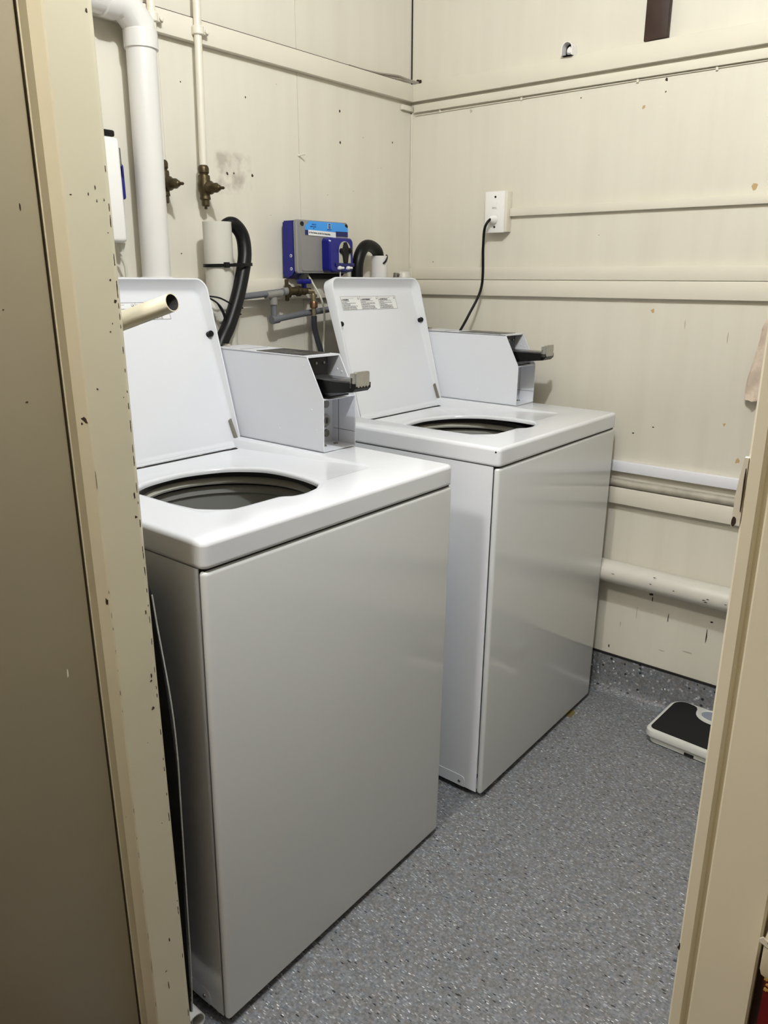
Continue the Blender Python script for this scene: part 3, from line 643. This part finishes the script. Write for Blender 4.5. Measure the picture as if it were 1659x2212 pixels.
# ================================================================== WASHING MACHINES
W_, D_, H_ = .683, .690, .98
ZC_ = .9356   # bottom of top cover
def tray_z(v): return H_-.025*max(0, min(1, (v-.1)/.46))
OPEN = [(.375, .112), (.345, .090), (.303, .081), (.276, .085), (.255, .100), (.151, .103), (.116, .159), (.118, .264), (.125, .335), (.150, .385), (.20, .415), (.283, .425), (.345, .405), (.383, .377), (.412, .325), (.418, .277), (.410, .215), (.396, .160)]
def ray_poly(c, a, poly):
    d = (math.cos(a), math.sin(a)); best = 0
    n = len(poly)
    for i in range(n):
        p, q = poly[i], poly[(i+1) % n]
        ex, ey = q[0]-p[0], q[1]-p[1]; den = d[0]*ey-d[1]*ex
        if abs(den) < 1e-12: continue
        wx, wy = p[0]-c[0], p[1]-c[1]
        t_ = (wx*ey-wy*ex)/den; s_ = (wx*d[1]-wy*d[0])/den
        if t_ > 0 and -1e-9 <= s_ <= 1+1e-9: best = max(best, t_)
    return best
def deck_mesh():
    bm = bmesh.new(); c = (.275, .255)
    # smooth opening a little
    op = []
    n = len(OPEN)
    for i in range(n):
        p0, p1, p2, p3 = [V((*OPEN[(i+k-1) % n], 0)) for k in range(4)]
        for k in range(4):
            q = k/4; p = .5*((2*p1)+(-p0+p2)*q+(2*p0-5*p1+4*p2-p3)*q*q+(-p0+3*p1-3*p2+p3)*q**3)
            if i < 7: p = p*.35+(p1*(1-q)+p2*q)*.65
            op.append((p.x, p.y))
    tray = rrect(.105, .118, .545, .582, .022)
    lay = [rrect(e, e, W_-e, D_-e, max(.012-e, .003), 5) for e in (0, .0015, .0045, .008)]
    A = sorted(set([2*math.pi*k/180 for k in range(180)] + [math.atan2(p[1]-c[1], p[0]-c[0]) % (2*math.pi) for L_ in (lay[0], tray) for p in L_]))
    A = [a for i, a in enumerate(A) if i == 0 or a-A[i-1] > 1e-4]
    R = []
    def ring(rf, zf): 
        out = []
        for a in A:
            r = rf(a); u, v = c[0]+r*math.cos(a), c[1]+r*math.sin(a); out.append(V((-v, u, zf(u, v, a))))
        return out
    ro = {a: ray_poly(c, a, op) for a in A}; rt = {a: max(ray_poly(c, a, tray), ro[a]+.012) for a in A}
    rl = [{a: ray_poly(c, a, L_) for a in A} for L_ in lay]
    R.append(ring(lambda a: ro[a]-.001, lambda u, v, a: tray_z(v)-.010))
    R.append(ring(lambda a: ro[a]-.001, lambda u, v, a: tray_z(v)-.006))
    R.append(ring(lambda a: ro[a], lambda u, v, a: tray_z(v)-.0025))
    R.append(ring(lambda a: ro[a]+.003, lambda u, v, a: tray_z(v)-.0003))
    R.append(ring(lambda a: ro[a]+.008, lambda u, v, a: tray_z(v)))
    R.append(ring(lambda a: ro[a]+.010, lambda u, v, a: tray_z(v)))
    R.append(ring(lambda a: rt[a]-.003, lambda u, v, a: tray_z(v)))
    R.append(ring(lambda a: rt[a], lambda u, v, a: tray_z(v)+.12*(H_-tray_z(v))))
    R.append(ring(lambda a: rt[a]+.004, lambda u, v, a: H_-.15*(H_-tray_z(v))))
    R.append(ring(lambda a: rt[a]+.010, lambda u, v, a: H_))
    R.append(ring(lambda a: rl[3][a]-.006, lambda u, v, a: H_))
    R.append(ring(lambda a: rl[3][a]-.001, lambda u, v, a: H_))
    R.append(ring(lambda a: rl[3][a], lambda u, v, a: H_))
    R.append(ring(lambda a: rl[2][a], lambda u, v, a: H_-.0008))
    R.append(ring(lambda a: rl[1][a], lambda u, v, a: H_-.0032))
    R.append(ring(lambda a: rl[0][a], lambda u, v, a: H_-.008))
    R.append(ring(lambda a: rl[0][a], lambda u, v, a: H_-.0088))
    R.append(ring(lambda a: rl[0][a], lambda u, v, a: H_-.014))
    R.append(ring(lambda a: rl[0][a], lambda u, v, a: ZC_+.006))
    R.append(ring(lambda a: rl[0][a], lambda u, v, a: ZC_+.001))
    R.append(ring(lambda a: rl[1][a], lambda u, v, a: ZC_))
    R.append(ring(lambda a: rl[1][a]-.006, lambda u, v, a: ZC_))
    rings(bm, R, 0, False, False)
    return bm
def build_lid(root, label_side_text=True):
    bm = bmesh.new()
    u0, u1, Hh = 0, .4235, .416
    def ol(e, rt_=.030, rb=.012, k=0): return rrect(u0+e, e, u1-e, Hh-e-k, [max(rb-e, .002), max(rb-e, .002), max(rt_-e, .006), max(rt_-e, .006)], 7)
    def rim(h, k=1.0):    # rim height above panel, tapering to the hinge
        q = max(0, min(1, h/.38)); return (.005+.021*(q*q*(3-2*q)))*k
    R = []
    R.append([V((x, y, -.012)) for x, y in ol(.004)])
    R.append([V((x, y, -.010)) for x, y in ol(0)])
    R.append([V((x, y, -.006+rim(y))) for x, y in ol(0)])
    R.append([V((x, y, -.003+rim(y))) for x, y in ol(.0022)])
    R.append([V((x, y, -.003+rim(y))) for x, y in ol(.0052)])
    R.append([V((x, y, -.006+rim(y))) for x, y in ol(.0072)])
    R.append([V((x, y, -.001)) for x, y in ol(.0125, k=.008)])
    R.append([V((x, y, -.0034)) for x, y in ol(.0165, k=.011)])
    R.append([V((x, y, -.0040)) for x, y in ol(.0200, k=.012)])
    R.append([V((x, y, -.0040)) for x, y in ol(.023, k=.012)])
    R.append([V((x, y, -.0040)) for x, y in ol(.04, k=.012)])
    rings(bm, R, 0, True, True)
    h = V((-.1335, 0, .394)).normalized(); Z = V((h.z, 0, -h.x))
    lid = obj('lid', bm, M_enamel, root, ang=50, matrix=frame((-.5496, .146, .9556), AY, h, Z)); lid['label'] = 'raised hinged lid'
    # warning label
    bm = bmesh.new(); x0, x1, y0, y1 = .053, .313, .3255, .366; zt = -.0040
    bx(bm, (x0, y0, zt-.0005), (x1, y1, zt+.0004), 0)
    t_ = .0007; zz = zt+.0004
    for a in ((x0, y0, x1, y0+t_), (x0, y1-t_, x1, y1), (x0, y0, x0+t_, y1), (x1-t_, y0, x1, y1), (x0+.087, y0, x0+.0875, y1), (x0+.173, y0, x0+.1735, y1)):
        bx(bm, (a[0], a[1], zz), (a[2], a[3], zz+.0002), 1)
    random.seed(6)
    for k, wd in enumerate(('WARNING', 'AVERTISSEMENT', 'ADVERTENCIA')):
        xx = x0+.003+k*.0865
        text_into(bm, wd, .0058, frame((xx+.005, y1-.0118, zz+.0003), AX, AY, AZ), 1, bold=.02, sx=.95)
        prism(bm, [(xx, y1-.0118), (xx+.004, y1-.0118), (xx+.002, y1-.008)], zz, zz+.0003, 'z', 1)
        bx(bm, (xx, y1-.0055, zz), (xx+.055, y1-.0050, zz+.0002), 1)
        lathe(bm, [(.0032, 0), (.0032, .0003)], (xx+.076, y1-.0062, zz), AZ, 16, mi=1); lathe(bm, [(.0022, .0003), (.0022, .0005)], (xx+.0755, y1-.0058, zz), AZ, 16, mi=0)
        words = 'To reduce the risk of fire electric shock or injury read all instructions before use Do not wash items soiled with gasoline or solvents Keep children away Never reach into tub while moving'.split()
        i = 0
        for row in range(9):
            ln = ''
            lim = random.choice((26, 44, 46, 18)) if row < 5 else 46
            while len(ln) < lim: ln += words[i % len(words)]+' '; i += 1
            text_into(bm, ln[:lim], .0032, frame((xx, y1-.0152-row*.0029, zz+.0002), AX, AY, AZ), 1, sx=1.02, thick=.0001)
    obj('warning_label', bm, [M_paper, M_ink], lid, sm=False)['label'] = 'white warning sticker in three columns'
    for x in (.0200, u1-.0135):
        bm = bmesh.new(); lathe(bm, [(.0074, -.004), (.0074, .008), (.0055, .0105)], (x, .284, .0), AZ, 18); obj('bumper', bm, M_rubber, lid)
    bm = bmesh.new(); prism(bm, [(u1-.022, .070), (u1-.016, .074), (u1-.009, .004), (u1-.017, .004)], -.003, .0035, 'z', 0); lathe(bm, [(.005, 0), (.005, .006)], (u1-.012, .010, .0), AZ, 14); obj('hinge_bracket', bm, mat('hinge_grey', s(140, 134, 122), rough=.4, metal=.5), lid)
    return lid
def build_coin_box(root):
    HL, HR = .0160, .0610
    A0, A1 = .5714, .6823; t_ = .0025
    prof = [(-.65, H_+.0015), (-.65, 1.192), (-.3284, 1.192), (-.2789, 1.1005), (-.2789, H_+.0015)]
    bm = bmesh.new()
    prism(bm, prof, A0, A0+t_, 'y', 0); prism(bm, prof, A1-t_, A1, 'y', 0)
    bx(bm, (-.65, A0, 1.189), (-.3284, A1, 1.1925), 0); bx(bm, (-.65, A0, H_+.0015), (-.6475, A1, 1.192), 0); bx(bm, (-.65, A0, H_+.0015), (-.2789, A1, H_+.004), 0)
    # shelf between upper and lower bays, pocket back, small side seams
    prism(bm, [(-.2789, 1.1005), (-.281, 1.0985), (-.365, 1.0985), (-.365, 1.1005)], A0+t_, A1-t_, 'y', 0)
    box = obj('coin_box', bm, M_case, root, ang=25); box['label'] = 'white coin box housing'
    bm = bmesh.new(); bx(bm, (-.352, A0+t_, H_+.004), (-.350, A1-t_, 1.0985), 0); bx(bm, (-.350, A0+.047, H_+.006), (-.345, A0+.0485, 1.0985), 0)
    bx(bm, (-.345, A1-.0032, H_+.035), (-.279, A1-t_, H_+.0362), 1); bx(bm, (-.330, A1-.0032, H_+.006), (-.3288, A1-t_, 1.098), 1)
    obj('pocket_back', bm, [M_case, M_grey], box)
    bm = bmesh.new(); lathe(bm, [(.016, 0), (.016, .006), (.0135, .009), (.0130, .0095)], (-.350, A0+.078, 1.037), AX, 28); lathe(bm, [(.0088, .009), (.0088, .0100)], (-.350, A0+.078, 1.037), AX, 20, mi=1); bx(bm, (-.3402, A0+.0765, 1.031), (-.3392, A0+.0795, 1.043), 2)
    obj('lock_cylinder', bm, [M_chrome, M_grey, M_slot], box)
    for z in (1.005, 1.075):
        bm = bmesh.new(); lathe(bm, [(.0095, 0), (.0088, .004), (.002, .0045)], (-.350, A0+.085, z), AX, 20); obj('pocket_stud', bm, M_collar, box)
    for y in (A0+.045, A0+.085):
        bm = bmesh.new(); lathe(bm, [(.006, 0), (.005, .003), (.001, .0032)], (-.318, y, H_+.004), AZ, 16); obj('screw', bm, M_steel, box)
    # upper bay: dark mount plate with studs
    bm = bmesh.new(); bx(bm, (-.360, A0+t_, 1.108), (-.343, A0+.086, 1.187), 0, .002); bx(bm, (-.36, A0+t_+.001, 1.1008), (-.295, A1-.006, 1.104), 0); obj('mount_plate', bm, M_black, box)
    for y in (.020, .046, .072):
        bm = bmesh.new(); lathe(bm, [(.0036, 0), (.003, .002), (.0008, .0025)], (-.343, A0+y, 1.174), AX, 14); obj('stud', bm, M_steel, box)
    for (x, z) in ((-.334, 1.157), (-.320, 1.152)):
        bm = bmesh.new(); lathe(bm, [(.0028, 0), (.0022, .0012), (.0006, .0014)], (x, A1-t_, z), (0, -1, 0), 14); obj('rivet', bm, M_case, box)
    for (x, z) in ((-.339, 1.172), (-.300, 1.030), (-.315, 1.075), (-.42, 1.02)):
        bm = bmesh.new(); lathe(bm, [(.0022, 0), (.0018, .0007), (.0005, .0009)], (x, A0, z), (0, -1, 0), 12); obj('rivet', bm, M_case, box)
    # coin slide
    bm = bmesh.new()
    prism(bm, [(-.343, 1.143), (-.198, 1.143), (-.198, 1.132), (-.206, 1.124), (-.290, 1.114), (-.343, 1.106)], A0+.014, A0+.067, 'y', 0)
    bx(bm, (-.343, A0+.012, 1.143), (-.214, A0+.069, 1.147), 1, .001)
    bx(bm, (-.213, A0+.014, 1.126), (-.2055, A0+.069, 1.156), 0, .001)
    sl = obj('coin_slide', bm, [M_black, mat('slide_top_grey', s(90, 90, 92), rough=.25, metal=.6)], box, ang=25); sl['label'] = 'black coin slide tongue'
    bm = bmesh.new()
    o_ = [(A0+HL, 1.137), (A0+HL, 1.165), (A0+HL+.003, 1.168), (A0+HR-.003, 1.168), (A0+HR, 1.165), (A0+HR, 1.137)]
    teeth = []
    for k in range(9): teeth += [(A0+HR-(HR-HL)/9*k, 1.137-(.003 if k % 2 else .0)), (A0+HR-(HR-HL)/9*(k+.5), 1.137-(.003 if k % 2 else .0))]
    prism(bm, o_+teeth[1:-1], -.205, -.1965, 'x', 0)
    prism(bm, [(-.213, 1.137), (-.213, 1.164), (-.20, 1.166), (-.20, 1.134), (-.213, 1.133)], A0+HL-.002, A0+HL+.001, 'y', 0)
    obj('slide_handle', bm, M_handle, sl, ang=25)
    # top plate label and rear clip
    bm = bmesh.new(); prism(bm, [(-.352, A0+.012), (-.352, A1-.008), (-.505, A1-.008), (-.505, A0+.012)], 1.1925, 1.1935, 'z', 0)
    prism(bm, [(-.56, A0+.01), (-.5595, A0+.01), (-.5595, A1-.01), (-.56, A1-.01)], 1.1925, 1.1932, 'z', 1)
    M0 = frame((-.36, A0+.022, 1.1936), AY, (-1, 0, 0), AZ)
    random.seed(9)
    for r_ in range(6):
        text_into(bm, random.choice(('PLACE COINS IN SLIDE', 'PUSH SLIDE IN SLOWLY', 'USE COINS ONLY', 'NO REFUNDS')), .009, frame((-.375-r_*.020, A0+.018, 1.1936), AY, (-1, 0, 0), AZ), 1, sx=.6)
    obj('instruction_plate', bm, [mat('dark_plate', s(52, 50, 46), rough=.3), M_grey], box, sm=False)
    bm = bmesh.new(); bx(bm, (-.650, A0+.030, 1.1925), (-.632, A0+.044, 1.200), 0, .002); obj('rear_clip', bm, M_chrome, box)
def build_machine(label, loc, rot, extra=False):
    root = thing('washing_machine', label, 'washing machine', loc, 'coin operated top-load washing machines')
    root.rotation_euler = rot
    bm = bmesh.new()
    zt, zb = ZC_-.002, .037
    bx(bm, (-D_+.004, .0015, zb), (-.017, .004, zt)); bx(bm, (-D_+.004, W_-.004, zb), (-.017, W_-.0015, zt)); bx(bm, (-D_+.002, .0015, zb), (-D_+.004, W_-.0015, zt)); bx(bm, (-D_+.01, .004, zb+.004), (-.02, W_-.004, zb+.006))
    obj('cabinet', bm, M_enamel, root)
    bm = bmesh.new(); bx(bm, (-.016, .0004, zb-.001), (0, W_-.0004, ZC_-.0045), 0, .0075, 4)
    obj('front_panel', bm, M_front, root, ang=60)['label'] = 'plain glossy front panel'
    bm = bmesh.new(); bx(bm, (-.6, .006, ZC_-.02), (-.006, .012, ZC_-.0005)); bx(bm, (-.010, .006, ZC_-.02), (-.006, W_-.006, ZC_-.0005)); obj('seam_gap_shade', bm, M_dark, root)  # dark strips set into the cover seam to colour in its shade
    top = obj('top_cover', deck_mesh(), M_enamel, root, ang=60)
    # tub opening internals
    cx, cy = -.262, .275
    bm = bmesh.new(); lathe(bm, [(.205, .950), (.180, .9545), (.172, .953), (.172, .942), (.205, .941)], (cx, cy, 0), AZ, 72, cap=False)
    lathe(bm, [(.205, .9245), (.190, .924), (.190, .917), (.205, .916)], (cx, cy, 0), AZ, 72, cap=False)  # dark band painting the shaded gap between ring and basket
    obj('tub_gasket_and_gap', bm, M_gasket_gap, root)
    bm = bmesh.new(); lathe(bm, [(.205, .943), (.186, .942), (.177, .937), (.172, .930), (.173, .926), (.178, .924), (.205, .924)], (cx, cy, 0), AZ, 72, cap=False)
    obj('balance_ring', bm, M_ring, root)
    bm = bmesh.new(); lathe(bm, [(.205, .918), (.188, .9175), (.181, .911), (.180, .903), (.184, .899), (.186, .86), (.199, .85), (.199, .800), (.203, .790), (.203, .70), (.199, .69), (.199, .45), (.19, .43), (.02, .42)], (cx, cy, 0), AZ, 72, cap=False)
    lathe(bm, [(.212, .430), (.214, .876)], (cx, cy, 0), AZ, 48, cap=False)
    obj('basket', bm, M_basket, root, recalc=False)
    bm = bmesh.new(); lathe(bm, [(.11, .425), (.09, .45), (.045, .50), (.035, .60), (.033, .70), (.02, .715), (.001, .717)], (cx, cy, 0), AZ, 32); obj('agitator', bm, M_ring, root)
    bm = bmesh.new(); pl = rrect(-.30, .037, -.053, .0685, [.001, .001, .012, .012])
    prism(bm, [(p[0], p[1]) for p in pl], .0002, .0016, 'y', 0)
    br = obj('side_bracket', bm, M_enamel, root)
    bm = bmesh.new(); lathe(bm, [(.0045, 0), (.004, .002), (.001, .0022)], (-.069, .0003, .050), (0, -1, 0), 8); obj('screw', bm, M_steel, br)
    for x in (-.05, -.64):
        for y in (.05, W_-.05):
            bm = bmesh.new(); lathe(bm, [(.02, FL-loc[2]+.001), (.02, .03), (.008, .031), (.008, .05)], (x, y, 0), AZ, 18); obj('foot', bm, M_black, root)
    if extra:
        bm = bmesh.new(); lathe(bm, [(.0022, -.001), (.0022, .0006)], (-.011, .0, .970), (0, -1, 0), 10); obj('cover_hole', bm, M_slot, root)
    for k, y in enumerate((.100, .112)):
        bm = bmesh.new(); lathe(bm, [(.003, -.001), (.003, .0008)], (-.62, y, H_), AZ, 12); obj('cover_plug', bm, M_black, root)
    bm = bmesh.new(); bx(bm, (-.551, .105, .9562), (-.5395, .556, .9578), 0)  # dark strip laid on the tray as the shaded gap below the lid
    for u in (.27, .43, .52): bx(bm, (-.547, u, .9575), (-.5425, u+.008, .9592), 1, .0005)
    obj('hinge_gap_strip', bm, [M_dark, M_chrome], root)
    build_lid(root); build_coin_box(root)
    return root
TU1, TV1, TU2, TV2 = -.0116, .0116, -.0103, .0066
build_machine('nearer white coin-operated top-load washer with raised lid', (.8160, -1.6197, -TU1*.34), (TU1, TV1, .0080))
build_machine('farther white coin-operated top-load washer, beside back wall', (.8322, -.7680, -TU2*.34), (TU2, TV2, .0057), True)

# ================================================================== OTHER THINGS
# beige open-ended pipe poking out past the jamb
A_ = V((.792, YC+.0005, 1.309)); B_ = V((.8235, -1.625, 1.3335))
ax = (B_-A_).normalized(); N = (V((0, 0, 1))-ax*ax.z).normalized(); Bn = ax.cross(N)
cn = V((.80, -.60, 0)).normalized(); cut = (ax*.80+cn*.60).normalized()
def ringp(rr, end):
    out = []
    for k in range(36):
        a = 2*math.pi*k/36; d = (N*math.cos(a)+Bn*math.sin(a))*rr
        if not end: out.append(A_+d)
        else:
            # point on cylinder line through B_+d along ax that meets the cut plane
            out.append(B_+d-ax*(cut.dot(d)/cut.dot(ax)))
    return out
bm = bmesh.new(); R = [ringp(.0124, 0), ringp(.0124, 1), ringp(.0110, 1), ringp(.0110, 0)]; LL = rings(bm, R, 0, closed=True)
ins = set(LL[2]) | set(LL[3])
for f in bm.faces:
    if all(v in ins for v in f.verts): f.material_index = 1  # bore coloured dark to stand in for the shade deep inside
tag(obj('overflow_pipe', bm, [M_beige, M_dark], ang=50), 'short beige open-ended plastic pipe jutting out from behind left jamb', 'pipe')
# dark bag / cloth between machine and jamb
prof = [(.92, .7565), (.90, .762), (.849, .768), (.79, .777), (.733, .785), (.68, .789), (.616, .790), (.54, .787), (.468, .784), (.39, .781), (.319, .778), (.22, .774), (.136, .769), (.06, .762), (.024, .756)]
bm = bmesh.new(); random.seed(14); R = []
for i, (z, x) in enumerate(prof):
    row = []
    th = .012+.006*math.sin(i*.9)
    for k in range(8): row.append(V((x-.06*k-(.0 if k else 0), -1.662-th*.5*min(1, k+.2)+.002*math.sin(i+k), z)))
    for k in range(7, -1, -1): row.append(V((x-.06*k, -1.662+th*.5*min(1, k+.2)+.002*math.sin(i+k), z)))
    R.append(row)
rings(bm, R, 0)
t = thing('garment_bag', 'dark navy folded cloth bag standing between near washer and jamb', 'bag', (0, 0, 0))
t.location = (.76, -1.66, .024)
for v in bm.verts: v.co -= V((.76, -1.66, .024))
obj('bag_body', bm, M_bag, t, ang=60)
bm = bmesh.new(); tube(bm, [V((x+.001, -1.660, z))-V((.76, -1.66, .024)) for z, x in prof[1:]], .0014, 8, 0, 4); obj('seam_piping', bm, M_hem, t)['label'] = 'pale edge piping'
bm = bmesh.new(); pipe_shell(bm, [(.40, -1.655, FL+.022), (.775, -1.662, FL+.022)], .0205, .002, 28); tag(obj('floor_waste_pipe', bm, M_pvc), 'white plastic pipe lying on floor at near washer corner', 'pipe')

# bathroom scale
sc = thing('bathroom_scale', 'white bathroom scale with black mat on the floor by right jamb', 'scale', (1.066, -.225, FL))
sc.rotation_euler = (0, 0, math.radians(-3.5))
Ws, Ds = .275, .232
def sl_ring(e, z, r=.028): return [V((x, y, z)) for x, y in rrect(e, e, Ws-e, Ds-e, [r*.8, r*.8, r*1.6, r*1.6], 7)]
bm = bmesh.new(); rings(bm, [sl_ring(.014, .002), sl_ring(.010, .004), sl_ring(.008, .022), sl_ring(.012, .026)])
obj('base', bm, M_scale, sc)
bm = bmesh.new(); bx(bm, (.122, .0065, .006), (.150, .0105, .014), 0, .0015); obj('base_slot', bm, M_slot, sc)
bm = bmesh.new(); rings(bm, [sl_ring(.006, .024), sl_ring(.001, .025), sl_ring(0, .028), sl_ring(.001, .044), sl_ring(.004, .048), sl_ring(.008, .049)]); obj('platform', bm, M_scale, sc)
cxs, cys, rd = Ws*.5, Ds-.036, .052
O_ = rrect(.012, .011, Ws-.012, Ds-.011, [.016, .016, .034, .034], 7)
bm = bmesh.new()
# black mat polygon with a round bite for the dial at the back
pts = [(.028, .011), (Ws-.028, .011)]
pts = rrect(.012, .011, Ws-.012, Ds-.011, [.016, .016, .034, .034], 7)
pts = [p for p in pts]
right = [p for p in pts if p[0] > Ws*.5]; left = [p for p in pts if p[0] <= Ws*.5]
bl = [p for p in left if p[1] < Ds*.5]; tl = [p for p in left if p[1] >= Ds*.5]
tl.sort(key=lambda p: -(p[0]-0)); 
bite = []
for k in range(21):
    a = math.radians(-20+ -140*k/20)   # from right side under the dial to left side
    bite.append((cxs+rd*1.05*math.cos(a), cys+.0+rd*.98*math.sin(a)))
br_ = sorted([p for p in right if p[1] < Ds*.5], key=lambda p: math.atan2(p[1]-Ds*.5, p[0]-Ws*.5)); tr_ = sorted([p for p in right if p[1] >= Ds*.5], key=lambda p: math.atan2(p[1]-Ds*.5, p[0]-Ws*.5))
bl_ = sorted(bl, key=lambda p: math.atan2(p[1]-Ds*.5, p[0]-Ws*.5)); tl_ = sorted(tl, key=lambda p: math.atan2(p[1]-Ds*.5, p[0]-Ws*.5))
hornR = [(cxs+.072, Ds-.013), (cxs+.062, Ds-.018), (cxs+.057, Ds-.028), (cxs+.055, Ds-.040)]
hornL = [(2*cxs-x, y) for x, y in hornR[::-1]]
poly = br_+tr_+hornR+bite+hornL+tl_+bl_
prism(bm, poly, .0475, .0503, 'z', 0)
bmesh.ops.triangulate(bm, faces=[f for f in bm.faces if len(f.verts) > 4])
obj('tread_mat', bm, M_mat, sc, sm=False)['label'] = 'black non-slip mat'
bm = bmesh.new(); el = lambda r, z: [V((cxs+r*math.cos(2*math.pi*k/40), cys-.002+r*.72*math.sin(2*math.pi*k/40), z)) for k in range(40)]
rings(bm, [el(.047, .0485), el(.046, .0515), el(.041, .0515), el(.038, .0485)], 0, False, False); dial = obj('dial_bezel', bm, M_scale, sc)
bm = bmesh.new(); rings(bm, [el(.040, .0480), el(.040, .0492)]); 
obj('dial_window', bm, M_win, sc)
bm = bmesh.new(); text_into(bm, 'TA', .010, frame((cxs-.017, Ds-.0095, .0495), AX, AY, AZ), 0, sx=.9); obj('printed_letters', bm, M_ink, sc, sm=False)
# small yellow stain of lint under far machine
bm = bmesh.new(); random.seed(5); blob(bm, (.826, -.222, FL), AX, AY, AZ, .012, .02, 0, jit=.5, t=.0006); tag(obj('floor_stain', bm, mat('yellow_residue', s(120, 108, 62), rough=.6, var=.3, vscale=90)), 'small yellow-brown residue patch on floor beside far washer', 'stain')
